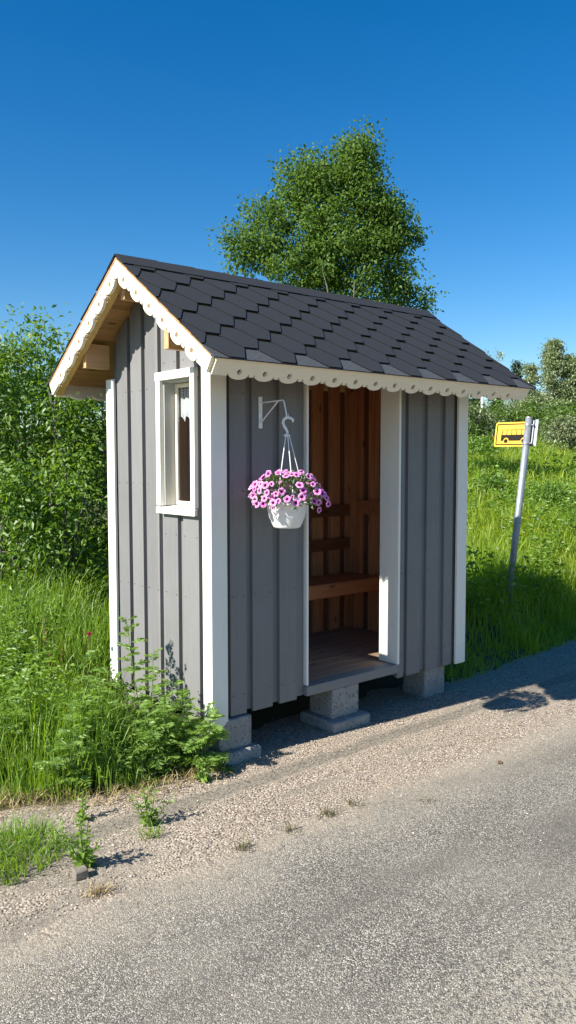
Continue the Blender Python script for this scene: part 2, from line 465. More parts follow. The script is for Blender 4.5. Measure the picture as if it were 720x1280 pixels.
def gravel():
    n = 26000
    x = rng.uniform(-2.3, 5.0, n); y = rng.uniform(-1.05, 0.45, n)
    hi = np.array([gr_hi(a) for a in x])
    dens = np.where(np.abs(y + 0.33 + 0.02 * np.sin(x * 3)) < 0.07, 0.12, 1.0)
    dens *= np.clip((y + 1.08) / 0.2, 0.02, 1); dens *= np.where(x < -0.9, 0.55, 1)
    k = (y < hi) & (rng.random(n) < dens); x, y = x[k], y[k]
    x = np.concatenate([x, rng.uniform(-1.6, 3.5, 900)]); y = np.concatenate([y, rng.uniform(-2.6, -1.0, 900)])
    n = len(x)
    s = 0.0022 + 0.0042 * rng.random(n) ** 2.2
    base = np.array([(1, 0, 0), (0.3, 0.95, 0), (-0.8, 0.6, 0), (-0.8, -0.6, 0), (0.3, -0.95, 0), (0.1, 0, 0.8), (-0.1, 0.1, 0.7)])
    v = base[None] * s[:, None, None] * rng.uniform(0.7, 1.3, (n, 7, 1))
    a = rng.uniform(0, 6.28, n); c, sn = np.cos(a)[:, None], np.sin(a)[:, None]
    vx = v[..., 0] * c - v[..., 1] * sn; vy = v[..., 0] * sn + v[..., 1] * c
    out = np.stack([vx + x[:, None], vy + y[:, None], v[..., 2] + 0.0075], -1).reshape(-1, 3)
    t = np.array([(0, 1, 5), (1, 6, 5), (1, 2, 6), (2, 3, 6), (3, 5, 6), (3, 4, 5), (4, 0, 5)])
    tr = (t[None] + (np.arange(n) * 7)[:, None, None]).reshape(-1, 3)
    o = link(bpy.data.objects.new('loose_gravel', np_mesh('loose_gravel', out, tr, None, [M['stone']])))
    tag(o, 'loose tan and pinkish gravel strewn along the road shoulder', 'gravel', kind='stuff')
gravel()

# ------------------------------------------------------------------ the shelter
L, D, ZR, G, EV = 2.4528, 1.296, 3.127, 0.254, 0.4165
YR = D / 2; RUN = YR + EV; ZE = 2.408
TH = math.atan2(ZR - ZE, RUN); S_, C_ = math.sin(TH), math.cos(TH); SL = RUN / C_
X0, X1 = -G, L + G
def under(y, t=0.045): return ZR - abs(y - YR) * S_ / C_ - t / C_

def slope_fn(front):
    sg = -1 if front else 1
    def f(x, s, t): return (x, YR + sg * (s * C_ - t * S_), ZR - s * S_ - t * C_)
    return f
FRONT, REAR = slope_fn(True), slope_fn(False)

sh = thing('bus_shelter', 'small grey board shelter with white trim and dark shingled gable roof', 'bus shelter', (L / 2, D / 2, 0.27))

def boards_front(x0, x1, raised, z0, z1, name, z_r=None):
    mb = MB()
    prev = x0
    mb.box(x0, x1, 0.044, 0.066, z0 + 0.012, z1)
    for a, b in raised:
        mb.box(a, b, 0.021, 0.043, z0 + random.uniform(-0.003, 0.003), z1)
        for z in (0.40, 1.02, 1.66, 2.26):
            for xn in (a + 0.02, b - 0.02): mb.tube([(xn, 0.0212, z + random.uniform(-.008, .008)), (xn, 0.0195, z)], 0.0042, 6, True, 1)
    return mb.build(name, [M['grey'], M['nail']], sh, 0.0)
o = boards_front(0.10, 0.765, [(0.155, 0.277), (0.327, 0.486), (0.545, 0.69)], 0.275, 2.44, 'front_wall')
o = boards_front(1.672, 2.40, [(1.672, 1.735), (1.774, 1.925), (1.99, 2.135), (2.2, 2.30)], 0.238, 2.44, 'front_wall')
mb = MB(); mb.box(0.765, 1.672, 0.03, 0.066, 2.38, 2.44); mb.build('door_header', M['grey'], sh, 0.002)

# gable walls
WY0, WY1, WZ0, WZ1 = 0.205, 0.555, 1.555, 2.36
def gable(xo, sgn, name, window):
    mb = MB()
    def bd(y0, y1, xa, xb, z0, z1=None, off=0.0):
        x0, x1 = sorted((xo + sgn * xa, xo + sgn * xb))
        za = z1 if z1 is not None else under(y0) ; zb_ = z1 if z1 is not None else under(y1)
        if z1 is None and y0 < YR < y1:
            bd(y0, YR, xa, xb, z0); bd(YR, y1, xa, xb, z0); return
        mb.hexa([(x0, y0, z0), (x1, y0, z0), (x1, y1, z0), (x0, y1, z0), (x0, y0, za), (x1, y0, za), (x1, y1, zb_), (x0, y1, zb_)])
    rs = [(0.095, 0.098), (0.161, 0.335), (0.398, 0.565), (0.624, 0.78), (0.833, 0.98), (1.027, 1.175)]
    gaps = [(0.05, 0.161 + 0.02)] + [(rs[i][1] - 0.02, rs[i + 1][0] + 0.02) for i in range(1, 5)] + [(1.155, 1.26)]
    for y0, y1 in [(0.05, WY0), (WY0, WY1), (WY1, 1.26)] if window else [(0.05, 1.26)]:
        if window and (y0, y1) == (WY0, WY1):
            bd(y0, y1, 0.047, 0.068, 0.27, WZ0); bd(y0, y1, 0.047, 0.068, WZ1)
        else: bd(y0, y1, 0.047, 0.068, 0.27)
    for y0, y1 in rs[1:]:
        if window and y0 < 0.6:
            z = 0.255 + random.uniform(-.004, .004)
            bd(y0, y1, 0.022, 0.046, z, WZ0 - 0.02); bd(y0, y1, 0.022, 0.046, WZ1 + 0.02)
            if y0 < WY0: bd(y0, WY0 - 0.003, 0.022, 0.046, WZ0 - 0.0201, WZ1 + 0.0201)
            for z in (1.38, 2.47):
                for yn in (y0 + 0.02, y1 - 0.02):
                    if z < under(yn): mb.tube([(0.0222, yn, z), (0.0203, yn, z)], 0.0042, 6, True, 1)
            if y1 > WY1: bd(WY1 + 0.003, y1, 0.022, 0.046, WZ0 - 0.0201, WZ1 + 0.0201)
        else: bd(y0, y1, 0.022, 0.046, 0.255 + random.uniform(-.004, .004))
    if sgn == 1:
        for y0, y1 in rs[1:]:
            for z in (0.42, 1.0, 1.7, 2.32):
                if y0 < 0.6 and z > 1.4: continue
                for yn in (y0 + 0.02, y1 - 0.02): mb.tube([(0.0222, yn, z), (0.0203, yn, z + random.uniform(-.006, .006))], 0.0042, 6, True, 1)
    return mb.build(name, [M['grey'], M['nail']], sh, 0.0)
gable(0, 1, 'gable_wall', True)
gable(L, -1, 'gable_wall', False)
mb = MB(); mb.box(0.07, L - 0.07, D - 0.068, D - 0.047, 0.27, 2.42)
x = 0.13
while x < L - 0.2: mb.box(x, x + 0.15, D - 0.046, D - 0.022, 0.25, 2.42); x += 0.2
mb.build('back_wall', M['grey'], sh, 0.002)

# corner boards
def corner(name, *b):
    mb = MB(); mb.box(*b); mb.build(name, M['white'], sh, 0.0025)
corner('corner_board', 0.002, 0.120, 0.0, 0.021, 0.236, 2.40)
corner('corner_board', 0.0, 0.021, 0.0225, 0.092, 0.232, 2.45)
corner('corner_board', 0.0, 0.021, 1.19, D, 0.234, 2.42)
corner('corner_board', 0.0225, 0.12, D - 0.021, D, 0.234, 2.38)
corner('corner_board', L - 0.118, L, 0.0, 0.021, 0.236, 2.40)
corner('corner_board', L - 0.021, L, 0.0225, 0.10, 0.236, 2.42)
corner('corner_board', L - 0.021, L, 1.19, D, 0.236, 2.42)
corner('corner_board', L - 0.12, L - 0.0225, D - 0.021, D, 0.236, 2.38)

# door lining and sill
mb = MB(); mb.box(0.772, 0.789, 0.014, 0.175, 0.352, 2.378); mb.build('door_jamb', M['white'], sh, 0.002)
mb = MB(); mb.box(1.648, 1.670, -0.002, 0.185, 0.350, 2.378); mb.build('door_jamb', M['white'], sh, 0.002)
mb = MB(); mb.box(0.766, 1.671, 0.004, 0.036, 0.284, 0.349); mb.box(0.766, 1.671, 0.037, 0.105, 0.29, 0.349)
mb.build('door_sill', M['grey'], sh, 0.003)
mb = MB()
y = 0.107
while y < 1.2: mb.box(0.088, L - 0.088, y, min(y + 0.116, 1.225), 0.315, 0.345 + random.uniform(-.001, .001)); y += 0.119
mb.build('floor', M['floor'], sh, 0.002)
mb = MB()
for y0 in (0.25, 0.62, 1.12): mb.box(0.09, L - 0.09, y0, y0 + 0.048, 0.24, 0.314)
mb.build('floor_joist', M['inner'], sh)

# inner side of the walls
mb = MB()
x = 0.09
while x < L - 0.1:
    mb.box(x, min(x + 0.125, L - 0.09), D - 0.092, D - 0.0695, 0.346, 2.5); x += 0.2
mb.box(0.09, L - 0.09, D - 0.0694, D - 0.0685, 0.346, 2.45, 1)
y = 0.19
for xo, sg in ((L, -1), (0, 1)):
    a, b = sorted((xo + sg * 0.0695, xo + sg * 0.092))
    a2, b2 = sorted((xo + sg * 0.0688, xo + sg * 0.0694))
    for k in range(6):
        y0 = 0.07 + 0.2 * k; y1 = min(y0 + 0.125, D - 0.093)
        if sg == 1 and y1 > WY0 - 0.03 and y0 < WY1 + 0.03:
            mb.box(a, b, y0, y1, 0.346, WZ0 - 0.03); mb.box(a, b, y0, y1, WZ1 + 0.03, under(y0) - 0.09)
        else: mb.box(a, b, y0, y1, 0.346, min(under(y0), under(y1)))
    if sg == -1:
        for k in range(8): mb.box(a2, b2, 0.07 + 0.145 * k, 0.2149 + 0.145 * k, 0.346, min(under(0.07 + 0.145 * k), under(0.215 + 0.145 * k)), 1)
    else:
        mb.box(a2, b2, 0.07, D - .07, 0.346, WZ0 - 0.02); mb.box(a2, b2, 0.07, WY0 - 0.02, WZ0, 2.36); mb.box(a2, b2, WY1 + 0.02, D - 0.07, WZ0, 2.36)
for xa, xb in ((0.09, 0.74), (1.675, L - 0.09)): mb.box(xa, xb, 0.067, 0.088, 0.346, 2.38)
mb.build('inner_cladding', [M['inner'], M['inner_gap_shade']], sh)
mb = MB()
for (a, b, c, d) in ((L - 0.14, L - 0.093, 0.205, 0.25), (L - 0.14, L - 0.093, D - 0.19, D - 0.093), (0.093, 0.14, D - 0.19, D - 0.093), (0.095, 0.14, 0.09, 0.18)):
    mb = MB(); mb.box(a, b, c, d, 0.346, 2.45); mb.build('stud', M['inner'], sh, 0.002)
mb = MB(); mb.box(L - 0.138, L - 0.093, 0.252, D - 0.192, 1.376, 1.497); mb.build('wall_rail', M['innerx'], sh, 0.002)
bench = MB(); bench.box(0.095, L - 0.095, 0.78, 0.823, 0.738, 0.852)
bench = bench.build('bench', M['innerx'], sh, 0.003)
mb = MB()
for k in range(3): mb.box(0.096, L - 0.142, 0.826 + k * 0.118, 0.826 + k * 0.118 + 0.112, 0.822, 0.850)
mb.build('bench_seat', M['innerx'], bench, 0.002)
for z0 in (1.06, 1.357):
    mb = MB(); mb.box(0.142, L - 0.142, 1.172, 1.202, z0, z0 + 0.1); mb.build('backrest', M['darkwood'], bench, 0.003)

# window
mb = MB()
mb.box(-0.008, 0.021, 0.158, 0.2045, 1.562, 2.358); mb.box(-0.008, 0.021, 0.5555, 0.604, 1.562, 2.358)
mb.box(-0.011, 0.021, 0.154, 0.608, 2.3585, 2.412)
win = mb.build('window', M['white'], sh, 0.002)
mb = MB(); mb.hexa([(-0.012, 0.156, 1.512), (0.11, 0.2055, 1.520), (0.11, 0.5545, 1.520), (-0.012, 0.606, 1.512),
                    (-0.012, 0.156, 1.552), (0.11, 0.2055, 1.562), (0.11, 0.5545, 1.562), (-0.012, 0.606, 1.552)])
mb.build('sill', M['white'], win, 0.002)
mb = MB()
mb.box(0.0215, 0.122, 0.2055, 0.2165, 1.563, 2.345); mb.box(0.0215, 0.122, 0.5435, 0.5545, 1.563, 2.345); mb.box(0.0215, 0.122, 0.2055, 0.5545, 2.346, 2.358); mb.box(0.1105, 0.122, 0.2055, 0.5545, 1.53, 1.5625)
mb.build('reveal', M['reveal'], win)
mb = MB()
mb.box(0.098, 0.118, 0.217, 0.240, 1.566, 2.343); mb.box(0.098, 0.118, 0.519, 0.543, 1.566, 2.343)
mb.box(0.098, 0.118, 0.2405, 0.5185, 2.318, 2.343); mb.box(0.098, 0.118, 0.2405, 0.5185, 1.566, 1.590)
mb.build('sash', M['cream'], win, 0.003)
mb = MB(); mb.box(0.108, 0.112, 0.2406, 0.5184, 1.5905, 2.3175); mb.build('pane', M['glass'], win)

# roof
deck = MB()
for fn in (FRONT, REAR):
    n = 12
    for k in range(n):
        s0 = SL * k / n + (0.0 if k else 0.0); s1 = SL * (k + 1) / n - 0.002
        if k == n - 1: s1 = SL - 0.029
        t0, t1 = 0.013, 0.025
        if k == 0: sa0, sa1 = t0 * S_ / C_, t1 * S_ / C_
        else: sa0 = sa1 = s0
        deck.hexa([fn(X0, sa1, t1), fn(X1, sa1, t1), fn(X1, s1, t1), fn(X0, s1, t1), fn(X0, sa0, t0), fn(X1, sa0, t0), fn(X1, s1, t0), fn(X0, s1, t0)])
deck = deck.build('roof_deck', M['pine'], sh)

def scallop(c_list, s0, s1, t0, tb, sa0=None, sb0=None):
    """outline of a trim board with a scalloped lower edge: (s, t), t downwards"""
    pts = [(s0 if sa0 is None else sa0, t0)]
    low = [(s0, tb)]
    for c in c_list:
        low.append((c - 0.077, tb)); low.append((c - 0.077, tb - 0.015)); low.append((c - 0.065, tb - 0.015))
        for k in range(1, 10):
            a = math.pi * k / 10
            low.append((c - 0.065 * math.cos(a), tb - 0.015 + 0.034 * math.sin(a) ** 0.8))
        low.append((c + 0.065, tb - 0.015)); low.append((c + 0.077, tb - 0.015)); low.append((c + 0.077, tb))
    low.append((s1, tb))
    top = [(s1 if sb0 is None else sb0, t0), (s0 if sa0 is None else sa0, t0)]
    return low + top
def hole(c, t, r=0.0175): return [(c + r * math.cos(a), t + r * math.sin(a)) for a in [2 * math.pi * k / 14 for k in range(14)]]

VC = [0.169 + 0.181 * k for k in range(6)]
for fn in (FRONT, REAR):
    for xa, xb in ((X0 + 0.003, X0 + 0.025), (X1 - 0.025, X1 - 0.003)):
        t0, tb = 0.0262, 0.117
        low = scallop(VC, tb * S_ / C_ + 0.0005, SL - 0.022, t0, tb, t0 * S_ / C_ + 0.0005)
        mb = MB(); mb.prism(low, [hole(c, 0.090) for c in VC], lambda s, t, w, fn=fn: fn(w, s, t), xa, xb)
        mb.build('verge_board', M['cream'], sh, 0.0)
FC = [-0.05 + 0.1785 * k for k in range(15)]
for fn in (FRONT, REAR):
    low = scallop(FC, X0 + 0.027, X1 - 0.027, 0.0145, 0.120)
    mb = MB(); mb.prism(low, [hole(c, 0.092) for c in FC], lambda s, t, w, fn=fn: fn(s, w, t), SL - 0.026, SL - 0.004)
    mb.build('fascia_board', M['cream'], sh, 0.0)
for fn in (FRONT, REAR):
    for xa, xb in ((X0 + 0.027, X0 + 0.072), (X1 - 0.072, X1 - 0.027)):
        mb = MB(); t0, t1 = 0.0262, 0.125
        a0, a1 = t0 * S_ / C_ + 0.03, t1 * S_ / C_ + 0.03
        mb.hexa([fn(xa, a1, t1), fn(xb, a1, t1), fn(xb, SL - 0.03, t1), fn(xa, SL - 0.03, t1), fn(xa, a0, t0), fn(xb, a0, t0), fn(xb, SL - 0.03, t0), fn(xa, SL - 0.03, t0)])
        mb.build('barge_rafter', M['gold'], sh, 0.002)
for y0, y1, z0, z1 in ((0.16, 0.208, 2.505, 2.735), (1.234, 1.282, 2.488, 2.655), (YR + 0.03, YR + 0.078, 2.868, 3.02)):
    for xa, xb in ((X0 + 0.074, 0.0), (L + 0.0, X1 - 0.074)):
        mb = MB(); mb.box(xa, xb, y0, y1, z0, z1); mb.build('purlin', M['purlin'], sh, 0.002)

# hexagonal bitumen shingles, each tab its own thin slab
PT, EX, TB, NT_ = 0.362, 0.1405, 0.100, 0.086
def cx_(x): return min(max(x, X0 - 0.006), X1 + 0.006)
mb = MB()
for fn in (FRONT, REAR):
    # starter strip
    mb.hexa([fn(X0 - .006, SL - 0.2, 0.012), fn(X1 + .006, SL - 0.2, 0.012), fn(X1 + .006, SL + .012, 0.013), fn(X0 - .006, SL + .012, 0.013),
             fn(X0 - .006, SL - 0.2, 0.008), fn(X1 + .006, SL - 0.2, 0.008), fn(X1 + .006, SL + .012, 0.006), fn(X0 - .006, SL + .012, 0.006)], 2)
    for k in range(9):
        sb = SL + 0.012 - k * EX; st = sb - EX; su = max(sb - 2 * EX + 0.02, 0.03)
        if st < 0.05: st = 0.06
        nx = int((X1 - X0) / PT) + 3
        off = X0 - PT + (PT / 2 if k % 2 else 0) + 0.14
        for i in range(nx):
            c = off + i * PT
            jit = random.uniform(-0.003, 0.003); up = random.uniform(-0.0006, 0.0003)
            T = lambda s: 0.0065 - 0.0095 * (s - su) / (sb - su) + up
            bt = [(cx_(c - TB / 2), sb + jit), (cx_(c + TB / 2), sb + jit), (cx_(c + (PT - NT_) / 2), st), (cx_(c - (PT - NT_) / 2), st)]
            if abs(bt[2][0] - bt[3][0]) < 1e-4: continue
            th = 0.0052
            ring = [bt[0], bt[1], bt[2], (cx_(c + PT / 2 - 0.0008), st), (cx_(c + PT / 2 - 0.0008), su), (cx_(c - PT / 2 + 0.0008), su), (cx_(c - PT / 2 + 0.0008), st), bt[3]]
            lo = [fn(x, s, T(s) + th) for x, s in ring]; up_ = [fn(x, s, T(s)) for x, s in ring]
            m = len(ring)
            b = len(mb.v); mb.v += lo + up_
            # faces: exposed tab, upper strip, sides
            mb.f.append(tuple(b + m + q for q in (0, 1, 2, 7))); mb.m.append(0)
            mb.f.append(tuple(b + m + q for q in (7, 2, 3, 4, 5, 6))); mb.m.append(0)
            for q in range(m):
                q2 = (q + 1) % m
                mb.f.append((b + q, b + q2, b + m + q2, b + m + q)); mb.m.append(1)
# ridge caps
x = X0 - 0.006
while x < X1:
    x2 = min(x + 0.30, X1 + 0.006)
    for fn in (FRONT, REAR):
        mb.hexa([fn(x, -0.003, 0.0), fn(x2, -0.003, -0.003), fn(x2, 0.13, 0.0), fn(x, 0.13, 0.001),
                 fn(x, -0.001, -0.006), fn(x2, -0.001, -0.010), fn(x2, 0.13, -0.006), fn(x, 0.13, -0.004)])
    x += 0.285
me_o = mb.build('shingles', [M['shingle'], M['bitumen'], M['starter']], sh)

# wall bracket for the basket (fixed to the wall: a part of the shelter)
BX = 0.389
mb = MB(); mb.box(BX - 0.013, BX + 0.013, 0.012, 0.0205, 2.05, 2.245)
br = mb.build('plant_bracket', M['whitemetal'], sh, 0.001)
mb = MB(); mb.tube([(BX, 0.012, 2.207), (BX, -0.20, 2.212), (BX, -0.212, 2.205), (BX, -0.235, 2.13), (BX, -0.238, 2.108), (BX, -0.228, 2.10), (BX, -0.222, 2.108)], 0.0045, 8)
mb.build('arm', M['whitemetal'], br)
mb = MB(); mb.tube([(BX, 0.012, 2.085), (BX, -0.155, 2.207)], 0.004, 8); mb.build('brace', M['whitemetal'], br)

# lace curtain inside the window
def curtain():
    mb = MB(); ny, nz = 66, 52; y0, y1, zt, zb = 0.215, 0.62, 2.335, 2.10
    idx = {}; vs = []
    for i in range(ny + 1):
        y = y0 + (y1 - y0) * i / ny
        z_low = zb + 0.035 * abs(math.sin(math.pi * i / ny * 6))
        for j in range(nz + 1):
            z = zt + (z_low - zt) * j / nz
            vs.append((0.134 + 0.005 * math.sin(i * 0.6), y, z))
    fs = []
    for i in range(ny):
        for j in range(nz):
            lace = (j < 20 and ((i % 4 in (1, 2)) and (j % 4 in (1, 2)) )) or (j > 45 and i % 3 == 1 and j % 3 == 1)
            if lace: continue
            a = i * (nz + 1) + j; fs.append((a, a + 1, a + nz + 2, a + nz + 1))
    mb.add(vs, fs)
    o = mb.build('lace_curtain', M['lace'])
    tag(o, 'white lace curtain with scalloped hem hanging behind the small window', 'curtain')
curtain()

# ------------------------------------------------------------------ concrete piers
def block(name, label, cat, b, grp, bev=0.006):
    t = MB(); x0, x1, y0, y1, z0, z1 = b; t.box(*b)
    o = t.build(name, M['concrete'], None, bev)
    bm = bmesh.new(); bm.from_mesh(o.data)
    bmesh.ops.subdivide_edges(bm, edges=[e for e in bm.edges if e.calc_length() > 0.06], cuts=4, use_grid_fill=True)
    for v in bm.verts: v.co += Vector((random.uniform(-1, 1), random.uniform(-1, 1), random.uniform(-1, 1))) * 0.0012
    bm.to_mesh(o.data); bm.free()
    tag(o, label, cat, grp)
GB, GS = 'concrete blocks carrying the shelter', 'concrete slabs under the blocks'
block('concrete_block', 'concrete block under the sunlit front corner beside the feathery weeds', 'concrete block', (0.055, 0.300, 0.0, 0.38, 0.071, 0.262), GB)
block('concrete_slab', 'flat concrete slab under the block at the front corner by the weeds', 'concrete slab', (0.03, 0.338, -0.055, 0.42, -0.01, 0.070), GS, 0.01)
block('concrete_block', 'concrete block below the doorway sill, middle of the front', 'concrete block', (1.005, 1.262, 0.012, 0.25, 0.073, 0.2832), GB)
block('concrete_slab', 'wide concrete slab under the block below the doorway', 'concrete slab', (0.955, 1.315, -0.058, 0.30, -0.01, 0.072), GS, 0.01)
block('concrete_block', 'concrete block under the right end of the front wall, nearest the bus sign', 'concrete block', (2.05, 2.29, 0.072, 0.30, -0.01, 0.255), GB)
block('concrete_block', 'concrete block under the rear left corner', 'concrete block', (0.07, 0.31, 1.0, 1.24, 0.0, 0.2145), GB)
block('concrete_block', 'concrete block under the rear right corner', 'concrete block', (2.1, 2.34, 1.0, 1.24, 0.0, 0.2145), GB)

# ------------------------------------------------------------------ hanging basket
PX, PY = 0.392, -0.236
hb = thing('hanging_basket', 'white hanging pot of pink petunias on a wall bracket beside the doorway', 'hanging basket', (PX, PY, 1.45))
def basket():
    pc = (PX, PY, 1.448)
    prof = [(0.0, 0.002), (0.070, 0.0), (0.082, 0.006)]
    for k in range(9):
        u = k / 8; z = 0.012 + 0.125 * u; r = 0.084 + 0.036 * math.sin(u * math.pi / 2) + (0.0018 if (k % 2 and k < 5) else 0)
        prof.append((r, z))
    prof += [(0.127, 0.138), (0.127, 0.152), (0.118, 0.152), (0.113, 0.12), (0.0, 0.118)]
    mb = MB(); mb.lathe(prof, 36, pc); mb.build('pot', M['plastic'], hb, 0, True)
    # S-shaped plastic hook seen from the road: it opens to the right
    hx = Vector((0.643, 0.0, 0)).normalized(); hx = Vector((0.8, -0.6, 0))
    c = Vector((PX, PY, 0))
    prof2 = [(0.034, 2.079), (0.037, 2.092), (0.026, 2.103), (0.010, 2.108), (-0.006, 2.106), (-0.019, 2.094), (-0.023, 2.076), (-0.016, 2.056), (-0.004, 2.038), (0.003, 2.02), (0.0, 2.006)]
    pts = [c + hx * a + Vector((0, 0, z)) for a, z in prof2]
    mb = MB(); mb.tube(pts, [0.005, 0.008, 0.009, 0.009, 0.0085, 0.009, 0.0095, 0.009, 0.008, 0.007, 0.007], 10)
    mb.tube([c + hx * 0.006 + Vector((0, 0, 2.108)), c + hx * 0.01 + Vector((0, 0, 2.13))], [0.004, 0.002], 6)
    mb.lathe([(0.0, 0.012), (0.012, 0.010), (0.022, 0.0), (0.012, -0.006), (0.0, -0.006)], 12, (PX, PY, 2.0))
    mb.build('hook', M['plastic'], hb, 0, True)
    for a in (200, 250, 330):
        e = c + Vector((math.cos(rad(a)) * 0.118, math.sin(rad(a)) * 0.118, 1.595)); s = c + Vector((math.cos(rad(a)) * 0.014, math.sin(rad(a)) * 0.014, 2.0))
        mb = MB(); mb.tube([s, s.lerp(e, 0.5) + Vector((0, 0, 0.004)), e], 0.0028, 6); mb.build('hanger_cord', M['plastic'], hb)
basket()

def leaves(centers, dirs, length, width, fold=0.25, droop=0.0, r=None):
    """leaf-shaped rhombi: 6 verts, 4 tris each"""
    r = r or rng
    n = len(centers)
    d = dirs / (np.linalg.norm(dirs, axis=1, keepdims=True) + 1e-9)
    up = r.normal(size=(n, 3)); up[:, 2] += 0.8
    side = np.cross(d, up); side /= (np.linalg.norm(side, axis=1, keepdims=True) + 1e-9)
    nor = np.cross(side, d)
    l = np.broadcast_to(length, (n,))[:, None]; w = np.broadcast_to(width, (n,))[:, None]
    dz = np.array([0, 0, -1.0])
    base = centers
    m1 = centers + d * l * 0.45
    tip = centers + d * l + dz * l * droop
    lf = m1 + side * w * 0.5 + nor * w * fold; rt = m1 - side * w * 0.5 + nor * w * fold
    v = np.stack([base, lf, tip, rt], 1).reshape(-1, 3)
    t = np.array([(0, 1, 2), (0, 2, 3)])
    tr = (t[None] + (np.arange(n) * 4)[:, None, None]).reshape(-1, 3)
    return v, tr

def obj_from(name, v, tr, mat, parent=None):
    v = v - np.array(org(parent))
    return link(bpy.data.objects.new(name, np_mesh(name, v, tr, None, [mat])), parent)

def rdir(n, r=None):
    r = r or rng
    d = r.normal(size=(n, 3)); return d / np.linalg.norm(d, axis=1, keepdims=True)

def petunias():
    c0 = np.array([PX, PY, 1.655]); R = np.array([0.222, 0.205, 0.125])
    n = 1500
    d = rdir(n); d[:, 2] = np.where(d[:, 2] < -0.55, -d[:, 2], d[:, 2])
    p = c0 + d * R * rng.uniform(0.55, 1.0, (n, 1)); p[:, 2] -= 0.25 * np.clip(np.hypot(p[:, 0] - PX, p[:, 1] - PY) - 0.12, 0, 1)
    k = ~((np.hypot(p[:, 0] - PX, p[:, 1] - PY) < 0.125) & (p[:, 2] < 1.59)); p, d = p[k], d[k]
    v, tr = leaves(p, d + 0.9 * rdir(len(p)), rng.uniform(0.016, 0.034, len(p)), rng.uniform(0.008, 0.014, len(p)))
    obj_from('foliage', v, tr, M['leaf_petunia'], hb)
    # one flower, petals and throat
    fm = MB(); nn = 30
    rings = [(0.10, -0.013), (0.38, -0.002), (0.78, 0.002), (1.0, -0.001)]
    vs = [(0, 0, -0.016)]
    for rr, z in rings:
        for q in range(nn):
            a = 2 * math.pi * q / nn
            lob = 1 if rr < 0.5 else (0.86 + 0.14 * abs(math.cos(2.5 * a)) ** 0.6)
            vs.append((rr * 0.025 * lob * math.cos(a), rr * 0.025 * lob * math.sin(a), z + 0.002 * math.cos(5 * a) * rr))
    fm.add(vs, [])
    for q in range(nn):
        q2 = (q + 1) % nn
        fm.f.append((0, 1 + q, 1 + q2)); fm.m.append(1)
        for g in range(3):
            fm.f.append((1 + g * nn + q, 1 + (g + 1) * nn + q, 1 + (g + 1) * nn + q2, 1 + g * nn + q2)); fm.m.append((1, 0, 2)[g])
    me = bpy.data.meshes.new('flower'); me.from_pydata(fm.v, [], fm.f)
    for m in ('petal', 'throat', 'petal_edge'): me.materials.append(M[m])
    me.polygons.foreach_set('material_index', fm.m); me.shade_smooth(); me.update()
    pts = []
    tries = 0
    while len(pts) < 98 and tries < 20000:
        tries += 1
        d = Vector((random.gauss(0.0, 1), random.gauss(-0.45, 1), random.gauss(0.35, 0.8))).normalized()
        if d.z < -0.35: continue
        p = Vector((PX + 0.012 + d.x * 0.24, PY + d.y * 0.215, 1.66 + d.z * 0.135))
        bumpy = 1 + 0.10 * math.sin(5 * d.x + 2) * math.cos(4 * d.z + 3 * d.y)
        p = Vector((PX + (p.x - PX) * bumpy, PY + (p.y - PY) * bumpy, 1.66 + (p.z - 1.66) * bumpy))
        p.z -= (0.28 + 0.35 * (random.random() < 0.15)) * max(0, math.hypot(p.x - PX, p.y - PY) - 0.12)
        if p.y > -0.005: continue
        if d.z < 0.0 and random.random() < 0.55: continue
        if any((p - q[0]).length < 0.031 for q in pts): continue
        pts.append((p, d))
    for p, d in pts:
        o = bpy.data.objects.new('flower', me); link(o, hb)
        o.location = p - ORIGIN[hb.name]
        nrm = (d + Vector((-0.35, -0.25, 0.25)) + Vector((random.gauss(0, .3), random.gauss(0, .3), random.gauss(0, .3)))).normalized()
        o.rotation_euler = (nrm.to_track_quat('Z', 'Y').to_matrix().to_4x4() @ Matrix.Rotation(random.uniform(0, 6.28), 4, 'Z')).to_euler()
        s = random.choice((0.45, 0.7, 0.8, 0.85, 0.92, 0.97, 1.03)); o.scale = (s, s, s)
petunias()

